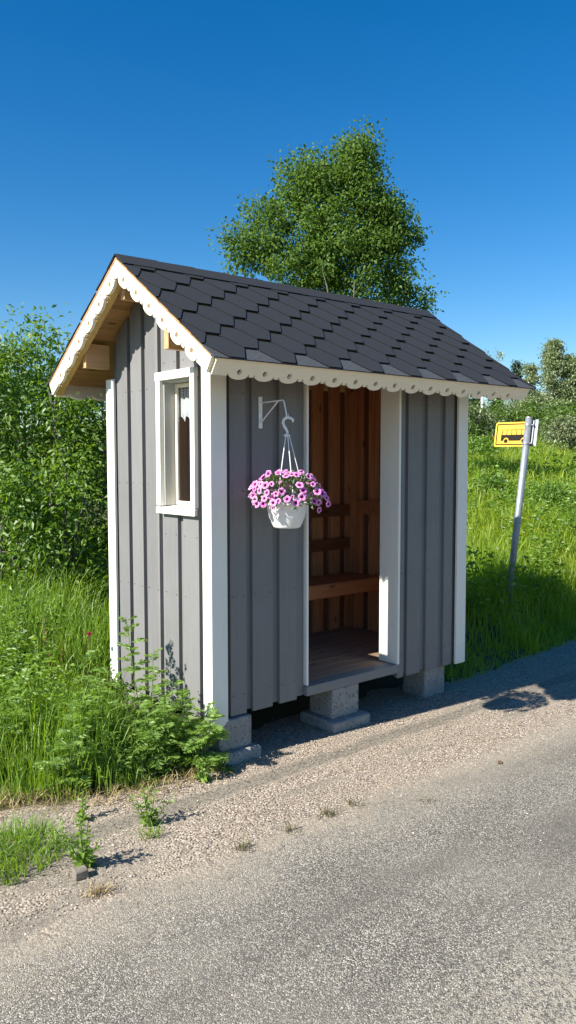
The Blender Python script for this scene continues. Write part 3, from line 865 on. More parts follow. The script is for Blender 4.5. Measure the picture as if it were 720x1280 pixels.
# ------------------------------------------------------------------ bus stop sign
def bus_sign():
    b = Vector((4.56, 1.04, 0.30)); ax = Vector((0.150, -0.010, 1)).normalized()
    z0 = Hf(b.x, b.y) - 0.1
    t = thing('bus_stop_sign', 'yellow bus stop sign on a leaning grey steel pole in the grass bank', 'bus stop sign', (b.x, b.y, Hf(b.x, b.y)))
    top = b + ax * (2.32 - b.z)
    pa = b + ax * (z0 - b.z)
    mb = MB(); mb.tube([pa, pa.lerp(top, 0.5), top], 0.036, 20); mb.build('pole', M['galv'], t, 0, False).data.shade_smooth()
    mb = MB(); mb.tube([top, top + ax * 0.012], [0.038, 0.034], 16); mb.build('pole_cap', M['galv'], t)
    u = Vector((0.15, -0.99, 0)).normalized()          # along the plate, towards the road
    nrm = Vector((-0.99, -0.15, 0))
    c = b + ax * (2.14 - b.z)                          # middle of the plate on the pole axis
    vv = ax
    back = 0.045
    def P(a, h, w): return c + u * a + vv * h + nrm * (w - 0.0) * 1.0 - nrm * back * -1.0 * 0 
    def F(a, h, w):
        q = c + u * a + vv * h - nrm * (0.041 - w); return (q.x, q.y, q.z)
    def rrect(a0, a1, h0, h1, r, n=5):
        out = []
        for (ca, ch, s) in ((a1 - r, h1 - r, 0), (a0 + r, h1 - r, 90), (a0 + r, h0 + r, 180), (a1 - r, h0 + r, 270)):
            for k in range(n + 1):
                g = rad(s + 90 * k / n); out.append((ca + r * math.cos(g), ch + r * math.sin(g)))
        return out
    A0, A1, H0, H1 = -0.395, 0.085, -0.125, 0.145
    mb = MB(); mb.prism(rrect(A0, A1, H0, H1, 0.022), [], F, 0.0, 0.004); pl = mb.build('plate', M['yellow'], t)
    mb = MB(); mb.prism(rrect(A0 + 0.016, A1 - 0.016, H0 + 0.016, H1 - 0.016, 0.016), [rrect(A0 + 0.029, A1 - 0.029, H0 + 0.029, H1 - 0.029, 0.009)], F, 0.0042, 0.0050)
    mb.build('border', M['black'], pl)
    # bus pictogram: dark lower body, five framed windows, two wheels in light arches
    bx0, bx1 = A0 + 0.075, A1 - 0.055
    mb = MB()
    def wheel(cx, r, hh, n=18): return [(cx + r * math.cos(2 * math.pi * k / n), hh + r * math.sin(2 * math.pi * k / n)) for k in range(n)]
    w1, w2 = bx0 + 0.062, bx1 - 0.085
    body = [(bx0, 0.0), (bx0, -0.062)]
    for wx in (w1, w2):
        for k in range(11):
            g = math.pi * (1 - k / 10); body.append((wx + 0.031 * math.cos(g), -0.062 + 0.031 * math.sin(g) * 1.15))
    body += [(bx1, -0.062), (bx1, 0.0)]
    mb.prism(body, [], F, 0.0042, 0.0051)
    for wx in (w1, w2): mb.prism(wheel(wx, 0.023, -0.064), [], F, 0.0042, 0.0051)
    nwin = 6; wl = (bx1 - bx0 - 0.01) / nwin
    win_holes = [[(bx0 + 0.008 + i * wl + (0.004 if i else 0.006), 0.006), (bx0 + 0.008 + (i + 1) * wl - 0.004, 0.006), (bx0 + 0.008 + (i + 1) * wl - 0.004, 0.058), (bx0 + 0.008 + i * wl + (0.004 if i else 0.012), 0.058)] for i in range(nwin)]
    mb.prism([(bx0 + 0.002, 0.0005), (bx1, 0.0005), (bx1, 0.064), (bx0 + 0.012, 0.064)], win_holes, F, 0.0042, 0.0051)
    mb.build('bus_pictogram', M['black'], pl)
    # clamps and the edge rail behind the pole
    for h in (0.105, -0.095):
        mb = MB(); q = c + vv * h; mb.tube([q - vv * 0.012, q + vv * 0.012], 0.042, 16)
        for w in (0.0,):
            e = q + u * 0.05 - nrm * 0.0; mb.tube([q + u * 0.03, e + u * 0.015], 0.009, 8)
        mb.build('clamp', M['galv'], t, 0, False)
    mb = MB(); mb.prism([(0.047, H0 + 0.012), (0.060, H0 + 0.012), (0.060, H1 + 0.012), (0.047, H1 + 0.012)], [], F, 0.006, 0.030)
    mb.prism([(0.062, H0 - 0.0), (0.098, H0 - 0.0), (0.098, H1 + 0.02), (0.062, H1 + 0.02)], [], F, 0.0055, 0.010)
    mb.build('mounting_rail', M['galv'], t, 0.001)
bus_sign()

# ------------------------------------------------------------------ grass
def blades(name, x, y, h, w, mat, lean=0.3, bend=0.35, z=None, parent=None):
    n = len(x); z = H(x, y) if z is None else z
    a = rng.uniform(0, 2 * np.pi, n); ld = rng.uniform(0, 2 * np.pi, n)
    lx, ly = np.cos(ld), np.sin(ld); l1 = lean * rng.random(n) * h; l2 = l1 * 0.6 + bend * rng.random(n) ** 1.5 * h
    sx, sy = np.cos(a) * w * 0.5, np.sin(a) * w * 0.5
    z = z - 0.02
    def ring(f, off, wf): 
        cx, cy, cz = x + lx * off, y + ly * off, z + h * f
        return np.stack([cx - sx * wf, cy - sy * wf, cz], -1), np.stack([cx + sx * wf, cy + sy * wf, cz], -1)
    b0, b1 = ring(0, 0 * h, 0.8); m0, m1 = ring(0.45, l1 * 0.45, 1.0); u0, u1 = ring(0.8, l1 * 0.7 + l2 * 0.3, 0.65)
    tip = np.stack([x + lx * (l1 + l2), y + ly * (l1 + l2), z + h * (1.0 - 0.22 * (l2 / h))], -1)
    v = np.stack([b0, b1, m0, m1, u0, u1, tip], 1).reshape(-1, 3)
    k = (np.arange(n) * 7)[:, None]
    q = np.concatenate([k + np.array([[0, 1, 3, 2]]), k + np.array([[2, 3, 5, 4]])])
    t = k + np.array([[4, 5, 6]])
    if parent is not None: v = v - np.array(org(parent))
    return link(bpy.data.objects.new(name, np_mesh(name, v, t, q, [mat])), parent)

def patchy(x, y, s=1.0, ph=0.0):
    return 0.5 + 0.5 * (np.sin(x * 1.3 * s + ph + 1.7 * np.sin(y * 0.9 * s)) * np.sin(y * 1.6 * s + 1.3 * np.sin(x * 0.7 * s + ph)))

CAMXY = np.array([-2.654, -3.863])
def in_shelter(x, y, m=0.0): return (x > -0.02 - m) & (x < L + 0.02 + m) & (y > -0.3) & (y < D + 0.02 + m)

def meadow():
    xs, ys, hs, ws = [], [], [], []
    # right-hand bank and meadow, in rings of distance from the road end of the shelter
    for (n, x0, x1, d0, d1, h0, h1, w0) in ((9000, 2.5, 9, 0.0, 1.0, .20, .48, .007), (7000, 2.6, 7.5, -0.04, 0.35, .14, .30, .006), (30000, 2.5, 11, 0.7, 5.5, .28, .56, .008),
                                       (34000, 5, 26, 1, 13, .40, .75, .013), (26000, 12, 60, 2, 24, .45, .8, .028)):
        x = rng.uniform(x0, x1, n); d = rng.uniform(d0, d1, n); y = edge_right(x) + d
        pt = patchy(x, y); k = (rng.random(n) < 0.35 + 0.65 * pt) & ~in_shelter(x, y, 0.05)
        x, y, d, pt = x[k], y[k], d[k], pt[k]
        edge = ss(-0.02, 0.5, d + 0.12 * np.sin(x * 5) + 0.08 * np.sin(x * 13))
        h = rng.uniform(h0, h1, len(x)) * (0.65 + 0.45 * pt) * (0.35 + 0.65 * edge)
        xs.append(x); ys.append(y); hs.append(h); ws.append(np.full(len(x), w0) * rng.uniform(0.6, 1.4, len(x)))
    o = blades('meadow_grass', np.concatenate(xs), np.concatenate(ys), np.concatenate(hs), np.concatenate(ws), M['grass'], 0.35, 0.45)
    tag(o, 'bright green meadow grass rising behind the bus stop sign', 'grass', kind='stuff')
    xs, ys, hs, ws = [], [], [], []
    for (n, x0, x1, d0, d1, h0, h1, w0) in ((15000, -3.4, 0.0, 0.0, 1.3, .25, .60, .006), (22000, -4, 0.4, 0.7, 4.6, .40, .80, .008), (7000, -0.5, 3, 1.4, 4.5, .35, .7, .009), (8000, -12, 12, 4.5, 16, .4, .8, .022)):
        x = rng.uniform(x0, x1, n); d = rng.uniform(d0, d1, n)
        y = (edge_left(x) if d1 < 5 and x1 < 1 else 0) + d
        pt = patchy(x, y, 1.6, 2.0); k = (rng.random(n) < 0.3 + 0.7 * pt) & ~in_shelter(x, y, 0.0)
        k &= ~((x > -0.42) & (y > 0.35) & (y < 1.25) & (rng.random(n) < 0.8))
        x, y, d, pt = x[k], y[k], d[k], pt[k]
        edge = ss(-0.05, 0.35, y - edge_left(x) + 0.1 * np.sin(x * 6))
        h = rng.uniform(h0, h1, len(x)) * (0.7 + 0.4 * pt) * (0.25 + 0.75 * edge)
        h = np.where((x > -0.42) & (y < 1.4), h * 0.55, h)
        xs.append(x); ys.append(y); hs.append(h); ws.append(np.full(len(x), w0) * rng.uniform(0.6, 1.4, len(x)))
    o = blades('verge_grass', np.concatenate(xs), np.concatenate(ys), np.concatenate(hs), np.concatenate(ws), M['grass_left'], 0.22, 0.4)
    tag(o, 'tall green grass on the verge left of the shelter', 'grass', kind='stuff')
    # dry stems and runners along the gravel edge
    n = 1500; x = rng.uniform(-2.2, 0.05, n); y = edge_left(x) + rng.normal(0.02, 0.09, n)
    o = blades('dry_grass', x, y, rng.uniform(.03, .12, n), rng.uniform(.003, .006, n), M['straw'], 1.2, 1.0)
    tag(o, 'short dry straw along the edge of the gravel', 'dry grass', kind='stuff')
    # far side of the road
    n = 5000; x = rng.uniform(-14, 14, n); y = rng.uniform(-9, -6, n)
    o = blades('roadside_grass', x, y, rng.uniform(.2, .6, n), rng.uniform(.008, .02, n), M['grass'], 0.3, 0.4); tag(o, 'grass across the road behind the viewer', 'grass', kind='stuff')
meadow()

def forbs(name, label, x, y, hh, nleaf, ll, mat, wr=0.42):
    n = len(x); rep = rng.integers(nleaf // 2, nleaf + 1, n)
    X = np.repeat(x, rep); Y = np.repeat(y, rep); HH = np.repeat(hh, rep); m = len(X)
    f = rng.random(m) ** 0.7; spread = 0.10 * HH / 0.5 * (1.15 - f * 0.7)
    a = rng.uniform(0, 6.283, m)
    p = np.stack([X + np.cos(a) * spread * rng.random(m), Y + np.sin(a) * spread * rng.random(m), H(X, Y) + HH * f], -1)
    d = np.stack([np.cos(a), np.sin(a), rng.uniform(-0.3, 0.7, m)], -1)
    l = rng.uniform(0.6, 1.3, m) * ll
    v, tr = leaves(p, d, l, l * wr * rng.uniform(0.7, 1.2, m), 0.2, 0.15)
    tag(obj_from(name, v, tr, mat), label, 'weeds', kind='stuff')
n = 1500; x = rng.uniform(3, 13, n); y = edge_right(x) + 0.5 + rng.random(n) ** 1.2 * 8; k = patchy(x, y, 1.3, 4) > 0.45
forbs('meadow_weeds', 'dark leafy weeds scattered through the meadow grass', x[k], y[k], rng.uniform(.3, .75, k.sum()), 50, 0.07, M['leaf_meadow_weed'])
n = 1300; x = rng.uniform(8, 50, n); y = edge_right(x) + 1 + rng.random(n) * 20; k = patchy(x, y, 0.6, 1) > 0.4
forbs('far_meadow_weeds', 'leafy weeds and docks on the far part of the meadow', x[k], y[k], rng.uniform(.4, .95, k.sum()), 40, 0.13, M['leaf_meadow_weed'])
n = 1700; x = rng.uniform(-3.4, -0.15, n); y = edge_left(x) + 0.4 + rng.random(n) * 3.4; k = (patchy(x, y, 1.8, 0.5) > 0.35) & ~((x > -0.5) & (y > 0.3) & (y < 1.3))
forbs('verge_weeds', 'mixed leafy weeds among the tall verge grass', x[k], y[k], rng.uniform(.3, .72, k.sum()), 60, 0.046, M['leaf_weed'], 0.34)

n = 190; x = rng.uniform(-0.75, -0.06, n); y = edge_left(x) + 0.06 + rng.random(n) * 0.35
forbs('wall_weeds', 'fine leafy weeds crowding the front corner of the gable wall', x, y, rng.uniform(.14, .36, n), 46, 0.04, M['leaf_feather'], 0.3)
# meadow flowers as tiny discs on stalk height
def specks(name, label, n, mat, xr, dr, hr, r):
    x = rng.uniform(*xr, n); y = edge_right(x) + rng.uniform(*dr, n); z = H(x, y) + rng.uniform(*hr, n)
    c = np.stack([x, y, z], -1); vs = []; tr = []
    a = np.arange(6) * np.pi / 3
    ring = np.stack([np.cos(a), np.sin(a), 0 * a], -1)
    v = (c[:, None] + ring[None] * r + np.array([0, 0, 0.3 * r]))
    v = np.concatenate([c[:, None], v], 1).reshape(-1, 3)
    t = np.array([(0, i + 1, (i + 1) % 6 + 1) for i in range(6)])
    t = (t[None] + (np.arange(n) * 7)[:, None, None]).reshape(-1, 3)
    tag(obj_from(name, v, t, mat), label, 'wildflowers', kind='stuff')
specks('white_wildflowers', 'small white wildflowers dotted over the meadow', 130, M['whiteflower'], (3.5, 22), (0.8, 12), (.4, .7), 0.022)
specks('yellow_wildflowers', 'small yellow wildflowers dotted over the meadow', 160, M['yellowflower'], (3.5, 26), (0.8, 13), (.4, .7), 0.018)

# ------------------------------------------------------------------ trees and bushes
def woody(name, label, cat, loc, height, clumps, leaf, n_per, crad, leafmat_, barkmat, seed, trunks=1, trunk_r=0.1, group=None, lw=0.5, part='crown', trunk_name='trunk', scatter=0.3, top=0.9):
    """clumps: (n,3) foliage clump centres relative to loc"""
    r = np.random.default_rng(seed); rr = random.Random(seed)
    t = thing(name, label, cat, loc, group)
    o = Vector(loc); mb = MB()
    axes = []
    for k in range(trunks):
        a = rr.uniform(0, 6.28); sp = 0.0 if trunks == 1 else rr.uniform(0.08, 0.2) * height
        b = o + Vector((math.cos(a), math.sin(a), 0)) * trunk_r * (0 if trunks == 1 else 1.4) - Vector((0, 0, 0.1))
        e = o + Vector((math.cos(a) * sp, math.sin(a) * sp, height * top * rr.uniform(0.85, 1)))
        pts = [b.lerp(e, f) + Vector((rr.uniform(-1, 1), rr.uniform(-1, 1), 0)) * 0.015 * height * (f > 0.05) for f in np.linspace(0, 1, 8)]
        mb.tube(pts, [trunk_r * (1 - 0.9 * f) + 0.006 for f in np.linspace(0, 1, 8)], 8)
        axes.append(pts)
    nodes = [(p, trunk_r * (1 - 0.9 * i / 7) + 0.006) for ax in axes for i, p in enumerate(ax) if i > 0]
    todo = sorted([o + Vector(c) for c in clumps], key=lambda c: min((p - c).length for p, _ in nodes))
    for cw in todo:
        best, br_ = min(nodes, key=lambda q: (q[0] - cw).length + 1.5 * max(0, q[0].z - cw.z + 0.2 * (cw - q[0]).xy.length))
        mid = best.lerp(cw, 0.5) + Vector((rr.uniform(-1, 1), rr.uniform(-1, 1), rr.uniform(-0.2, 0.8))) * 0.08 * (cw - best).length
        r0 = min(br_ * 0.7, trunk_r * 0.25 + 0.002)
        mb.tube([best, mid, cw], [r0, r0 * 0.75, r0 * 0.5], 5, False)
        nodes.append((mid, r0 * 0.75)); nodes.append((cw, r0 * 0.5))
    mb.build(trunk_name, barkmat, t, 0, True)
    cl = np.asarray(clumps); n = len(cl) * n_per
    ci = np.repeat(np.arange(len(cl)), n_per)
    keep = r.random(n) < np.repeat(r.uniform(0.45, 1.0, len(cl)), n_per); ci = ci[keep]; n = len(ci)
    cr = np.repeat(r.uniform(0.65, 1.3, len(cl))[:, None], 1, 1)[ci]
    p = cl[ci] + np.clip(r.normal(size=(n, 3)), -1.9, 1.9) * crad * cr * np.array([1, 1, 0.8]) * 0.62
    p[:, 2] = np.maximum(p[:, 2], 0.05)
    d = r.normal(size=(n, 3)); d += (p - cl[ci]) / crad * 0.7; d[:, 2] -= 0.25
    l = leaf * r.uniform(0.65, 1.25, n)
    v, tr = leaves(p, d, l, l * lw * r.uniform(0.8, 1.2, n), 0.18, 0.15, r)
    me = np_mesh(part, v, tr, None, [leafmat_])
    link(bpy.data.objects.new(part, me), t)
    return t

def ellip(n, c, R, seed, shell=0.45):
    r = np.random.default_rng(seed); d = r.normal(size=(n, 3)); d /= np.linalg.norm(d, axis=1, keepdims=True)
    return np.array(c) + d * np.array(R) * (shell + (1 - shell) * r.random((n, 1)) ** 0.6)

# camera basis, used only to plan where things stand on the ground
YAW, FPX = 0.87094, 987.48
def ground_at(px, dist):
    a = YAW - math.atan((px - 360) / FPX)
    x = CAMXY[0] + dist * math.cos(a) / math.cos(a - YAW); y = CAMXY[1] + dist * math.sin(a) / math.cos(a - YAW)
    return x, y
RV = np.array([math.sin(YAW), -math.cos(YAW)])
FV = np.array([math.cos(YAW), math.sin(YAW)])
def lat(a, z, b): return (RV[0] * a + FV[0] * b, RV[1] * a + FV[1] * b, z)

# the big tree behind the roof
def big_tree():
    x, y = ground_at(412, 20.0); z = Hf(x, y); m = 20.0 / FPX
    zz = lambda py: 1.86 + (574 - py) * m - z
    cl = []
    for (px, py, rx, ry, n, sd) in ((428, 285, 72, 88, 92, 1), (446, 216, 34, 46, 40, 2), (430, 330, 82, 60, 70, 3), (330, 290, 40, 42, 30, 4), (318, 325, 28, 26, 12, 14), (385, 245, 40, 44, 34, 5), (474, 292, 36, 58, 42, 6), (488, 362, 32, 28, 18, 7), (372, 345, 52, 44, 36, 8), (420, 400, 80, 40, 30, 9), (296, 298, 12, 14, 4, 15), (512, 300, 10, 22, 5, 16), (521, 380, 14, 9, 4, 17)):
        e = ellip(n, (0, 0, 0), (rx * m * 0.86, min(rx, 70) * m * 0.9, ry * m * 0.86), 100 + sd, 0.3)
        for q in e: cl.append(lat((px - 412) * m + q[0], max(0.8, zz(py) + q[2]), q[1]))
    woody('deciduous_tree', 'large round-crowned green tree rising behind the shelter roof', 'tree', (x, y, z), zz(190), cl, 0.098, 165, 0.32, M['leaf_tree'], M['bark'], 5, 3, 0.075, lw=0.55, top=0.56)
big_tree()

# tall bushes left of and behind the shelter
def bush(px, dist, top_py, wid, label, seed, n=70, leaf=0.066, low=0.25, mat='leaf_bush', npr=150, grp='tall bushes behind the shelter', crad=0.225):
    x, y = ground_at(px, dist); z = Hf(x, y); m = dist / FPX
    h = 1.86 + (574 - top_py) * m - z
    cl = np.concatenate([ellip(int(n * 0.5), (0, 0, h * 0.45), (wid, wid, h * 0.42), seed, 0.35), ellip(int(n * 0.28), (0, 0, h * 0.62), (wid * 0.7, wid * 0.7, h * 0.28), seed + 1, 0.3), ellip(int(n * 0.12), (0, 0, h * 0.8), (wid * 0.4, wid * 0.4, h * 0.16), seed + 2, 0.3),
                         ellip(int(n * 0.2), (0, 0, h * 0.2), (wid * 0.95, wid * 0.95, h * 0.15), seed + 3, 0.4)])
    cl[:, 2] = np.clip(cl[:, 2], low, h * 0.96)
    return woody('bush', label, 'bush', (x, y, z), h, cl, leaf, npr, crad, M[mat], M['bark'], seed, 5, 0.026, grp, 0.42, 'foliage', 'stem', top=0.85)
bush(38, 8.6, 378, 0.75, 'tallest leafy bush at the left edge, standing clear against the sky', 31, 90)
bush(112, 8.3, 436, 0.62, 'shorter bush between the tallest bush and the rear corner of the shelter', 35, 80)
bush(-45, 8.0, 385, 0.75, 'bush outside the left edge of the photograph', 39, 70)
bush(0, 10.2, 400, 0.8, 'bush standing behind the tallest bush at the left', 43, 60)
bush(185, 9.0, 500, 0.75, 'low bush hidden behind the gable wall', 47, 50)
bush(75, 7.4, 585, 0.5, 'low bush in front of the taller ones, above the tall grass', 51, 50, 0.065, 0.1, 'leaf_bush', 100, crad=0.22)
bush(5, 7.2, 560, 0.5, 'low broad bush at the left edge above the tall grass', 55, 50, 0.065, 0.1, 'leaf_bush', 100, crad=0.22)

# far trees right of the roof
def far_tree(px, dist, top_py, wpx, label, seed, name, mat, barkm, n=60, npr=60, leaf=0.2, shape='oval', grp=None, sky=False):
    x, y = ground_at(px, dist); z = Hf(x, y); m = dist / FPX
    h = 1.86 + (574 - top_py) * m - z; w = wpx * m / 2
    r = np.random.default_rng(seed); u = r.random(n) ** 0.8; f = 0.16 + 0.8 * u
    if shape == 'oval': rad_ = w * np.sqrt(np.clip(np.sin(np.pi * np.clip((f - 0.05) / 0.97, 0, 1)), 0.02, 1)) * (1.05 - 0.35 * f)
    else: rad_ = w * (1.05 - f)
    a = r.uniform(0, 6.28, n); q = np.sqrt(r.random(n)) * rad_
    cl = np.stack([np.cos(a) * q, np.sin(a) * q, f * h], -1)
    woody(name, label, 'tree', (x, y, z), h, cl, leaf, npr, max(w * 0.36, 0.3), M[mat], M[barkm], seed, 1, 0.012 * h, grp, 0.55, top=0.97)
GF = 'trees beyond the meadow'
far_tree(688, 62, 427, 34, 'taller slim birch with a pointed crown beyond the meadow', 61, 'birch_tree', 'leaf_birch', 'birchbark', 95, 210, 0.17, grp=GF)
far_tree(709, 62, 441, 32, 'slightly shorter birch beside the pointed one, at the right edge', 62, 'birch_tree', 'leaf_birch', 'birchbark', 95, 210, 0.17, grp=GF)
far_tree(660, 58, 457, 28, 'small birch just right of the end of the roof', 63, 'birch_tree', 'leaf_birch', 'birchbark', 70, 170, 0.17, grp=GF)
far_tree(643, 66, 451, 22, 'narrow dark spruce tip above the end of the roof', 64, 'spruce_tree', 'leaf_spruce', 'bark', 50, 70, 0.2, 'cone', GF)
far_tree(622, 66, 436, 16, 'thin sparse birch top peeping over the roof slope', 65, 'birch_tree', 'leaf_birch', 'birchbark', 24, 34, 0.17, grp=GF)
far_tree(607, 68, 432, 12, 'faint treetop further up the roof slope', 66, 'birch_tree', 'leaf_birch', 'birchbark', 18, 30, 0.17, grp=GF)
far_tree(735, 60, 446, 34, 'birch outside the right edge of the photograph', 67, 'birch_tree', 'leaf_birch', 'birchbark', 55, 70, 0.2, grp=GF)
far_tree(590, 64, 478, 30, 'dark spruce behind the right corner board', 68, 'spruce_tree', 'leaf_spruce', 'bark', 50, 60, 0.22, 'cone', GF)
far_tree(618, 62, 487, 26, 'dark spruce half hidden under the right eave', 69, 'spruce_tree', 'leaf_spruce', 'bark', 50, 60, 0.22, 'cone', GF)
GB2 = 'bushes along the far edge of the meadow'
for i, (px, dist, top, w, mat, lb) in enumerate((
        (594, 47, 508, 1.2, 'leaf_pale', 'pale bush in the far hedge beside the shelter corner'),
        (620, 50, 500, 1.7, 'leaf_far', 'green far bush left of and behind the yellow sign'),
        (642, 52, 497, 1.5, 'leaf_pale', 'pale greyish bush directly above the yellow sign'),
        (668, 50, 498, 1.9, 'leaf_far', 'wide green bush just right of the sign pole top'),
        (697, 48, 503, 1.7, 'leaf_far', 'dense green bush below the two birches'),
        (722, 46, 505, 1.6, 'leaf_far', 'green bush at the right edge of the far hedge'),
        (660, 55, 490, 1.4, 'leaf_pale', 'taller pale bush behind the wide green bush'),
        (703, 43, 522, 0.7, 'leaf_pale', 'small pale sapling in front of the dark far hedge'),
        (596, 30, 548, 0.8, 'leaf_bush', 'low dark bush in the meadow against the shelter corner'),
        (575, 46, 500, 1.8, 'leaf_far', 'far bush hidden behind the right wall'),
        (548, 48, 502, 1.7, 'leaf_far', 'second far bush hidden behind the right wall'),
        (515, 50, 498, 1.8, 'leaf_pale', 'pale far bush hidden behind the doorway'),
        (478, 47, 503, 1.7, 'leaf_far', 'far bush hidden behind the left front wall'),
        (785, 45, 500, 1.9, 'leaf_far', 'second far bush outside the right edge'),
        (750, 46, 500, 1.8, 'leaf_far', 'far bush outside the right edge'))):
    bush(px, dist, top, w, lb, 200 + 7 * i, 44, 0.20 if dist > 35 else 0.12, 0.3, mat, 75, GB2, 0.5 if dist > 35 else 0.3)
# a darker shrubby clump in the meadow left of the sign pole
bush(612, 17, 596, 0.55, 'dark low shrub in the meadow between the shelter and the sign pole', 301, 40, 0.085, 0.05, 'leaf_bush', 90, 'low shrubs in the meadow', 0.22)
bush(690, 15, 600, 0.5, 'green low shrub in the meadow right of the sign pole', 305, 40, 0.085, 0.05, 'leaf_bush', 90, 'low shrubs in the meadow', 0.22)

x, y = ground_at(601, 52); z = Hf(x, y)
mb = MB(); mb.tube([(x, y, z), (x, y, 1.86 + (574 - 494) * 52 / FPX)], [0.10, 0.08], 12); mb.tube([(x, y, 1.86 + 80 * 52 / FPX), (x, y, 1.86 + 84 * 52 / FPX)], [0.10, 0.03], 12)
tag(mb.build('white_post', M['whitemetal']), 'slim white post standing among the far bushes beneath the right eave', 'post')

# ------------------------------------------------------------------ individual weeds
def feather_plant(loc, h, seed, label, nst=3, group=None, lean=(0, 0), leaf=0.16):
    r = random.Random(seed); q = np.random.default_rng(seed)
    t = thing('feathery_weed', label, 'weed', loc, group); o = Vector(loc)
    mb = MB(); P, Dv, Ln, Wd = [], [], [], []
    for s in range(nst):
        a = r.uniform(0, 6.28); sp = r.uniform(0.05, 0.25) * h; hh = h * (1 if s == 0 else r.uniform(0.55, 0.9))
        b = o + Vector((math.cos(a), math.sin(a), 0)) * 0.03 - Vector((0, 0, .02)); e = o + Vector((math.cos(a) * sp + lean[0] * hh, math.sin(a) * sp + lean[1] * hh, hh))
        pts = [b.lerp(e, f) + Vector((0, 0, 0.06 * h * math.sin(f * 3.14))) + Vector((r.uniform(-1, 1), r.uniform(-1, 1), 0)) * 0.008 for f in np.linspace(0, 1, 7)]
        mb.tube(pts, [0.0042 * (1 - 0.6 * f) for f in np.linspace(0, 1, 7)], 5)
        nl = int(hh / 0.035)
        for k in range(nl):
            f = 0.12 + 0.88 * k / nl; i = min(int(f * 6), 5); p = pts[i].lerp(pts[i + 1], f * 6 - i)
            aa = k * 2.4 + r.uniform(-.4, .4); ll = leaf * (1.1 - 0.55 * f) * r.uniform(0.75, 1.2)
            el = r.uniform(0.1, 0.7) + 0.5 * (f > 0.85)
            d = Vector((math.cos(aa) * math.cos(el), math.sin(aa) * math.cos(el), math.sin(el))); sd = d.cross(Vector((0, 0, 1))).normalized()
            n = 9
            for j in range(1, n + 1):
                g = j / n; c = p + d * ll * g + Vector((0, 0, -0.35 * ll * g * g))
                wl = ll * 0.42 * math.sin(math.pi * (0.12 + 0.83 * g)) + 0.006
                for sg in (-1, 1):
                    P.append(c); Dv.append(sd * sg + d * 0.55 + Vector((0, 0, r.uniform(-.25, .15)))); Ln.append(wl); Wd.append(wl * 0.28 + 0.0025)
            P.append(p); Dv.append(d + Vector((0, 0, -0.15))); Ln.append(ll * 1.05); Wd.append(0.006)
    mb.build('stem', M['stem'], t)
    v, tr = leaves(np.array([tuple(p) for p in P]), np.array([tuple(d) for d in Dv]), np.array(Ln), np.array(Wd), 0.1, 0.1, q)
    obj_from('foliage', v, tr, M['leaf_feather'], t)
GT = 'feathery weeds by the gable wall'
for i, (x, y, h, ns, lb, ln) in enumerate((
        (-0.20, 0.42, 0.86, 3, 'tallest feathery weed, reaching halfway to the window on the gable wall', (-0.05, 0.06)),
        (-0.13, 0.16, 0.54, 3, 'feathery weed leaning against the lower gable wall, left of the front corner', (0.02, 0.0)),
        (-0.10, -0.01, 0.42, 6, 'bushy feathery weed at the foot of the front corner board', (0.04, -0.05)),
        (-0.33, 0.10, 0.50, 4, 'feathery weed in front of the tallest one, over the gravel edge', (0.0, -0.03)),
        (-0.62, 0.30, 0.58, 4, 'feathery weed in the grass left of the gable weeds', (0, 0)),
        (-1.05, 0.55, 0.60, 4, 'feathery weed in the verge near the left edge', (0, 0)),
        (-0.45, 0.62, 0.62, 3, 'feathery weed in the grass behind the tallest one', (0.05, 0)),
        (-1.25, 0.95, 0.62, 4, 'feathery weed further back at the left edge', (0, 0)),
        (-0.85, 0.22, 0.45, 4, 'low feathery weed at the front of the tall grass', (0, -0.1)))):
    feather_plant((x, y, Hf(x, y)), h, 400 + i, lb, ns, GT, ln, 0.15 if i != 2 else 0.17)

def leafy_weed(loc, h, seed, label, name='leafy_weed', nst=3, leaf=0.05, mat='leaf_weed', stem='stem', spread=0.25, lw=0.35, group=None):
    r = random.Random(seed); q = np.random.default_rng(seed); t = thing(name, label, 'weed', loc, group); o = Vector(loc)
    mb = MB(); P, Dv, Ln = [], [], []
    for s in range(nst):
        a = r.uniform(0, 6.28); sp = r.uniform(0.1, 1) * spread * h; hh = h * (1 if s == 0 else r.uniform(0.45, 0.9))
        b = o - Vector((0, 0, .015)); e = o + Vector((math.cos(a) * sp, math.sin(a) * sp, hh)); pts = [b.lerp(e, f) for f in np.linspace(0, 1, 5)]
        mb.tube(pts, [0.0035 * (1 - 0.6 * f) for f in np.linspace(0, 1, 5)], 5)
        nl = max(7, int(hh / 0.011))
        for k in range(nl):
            f = 0.08 + 0.92 * k / nl; p = b.lerp(e, f); aa = k * 2.4 + r.uniform(-.5, .5); el = r.uniform(0.1, 0.9)
            P.append(tuple(p)); Dv.append((math.cos(aa) * math.cos(el), math.sin(aa) * math.cos(el), math.sin(el))); Ln.append(leaf * (1.15 - 0.6 * f) * r.uniform(0.7, 1.2))
    mb.build('stem', M[stem], t); Ln = np.array(Ln)
    v, tr = leaves(np.array(P), np.array(Dv), Ln, Ln * lw, 0.15, 0.25, q)
    obj_from('foliage', v, tr, M[mat], t)
leafy_weed((-1.12, -0.60, 0.004), 0.27, 501, 'upright leafy weed on the gravel beside the small square stone', nst=8, leaf=0.062, spread=0.5)
leafy_weed((-0.69, -0.44, 0.004), 0.23, 502, 'airy leafy weed on the gravel below the front corner weeds', nst=7, leaf=0.055, spread=0.6)
leafy_weed((-0.92, -0.16, 0.004), 0.16, 503, 'short leafy weed between the two upright weeds and the tall grass', nst=4, leaf=0.05, spread=0.4)
leafy_weed((-0.16, -0.14, 0.004), 0.16, 504, 'low weed on the gravel just left of the corner slab', nst=5, leaf=0.06, spread=0.6)
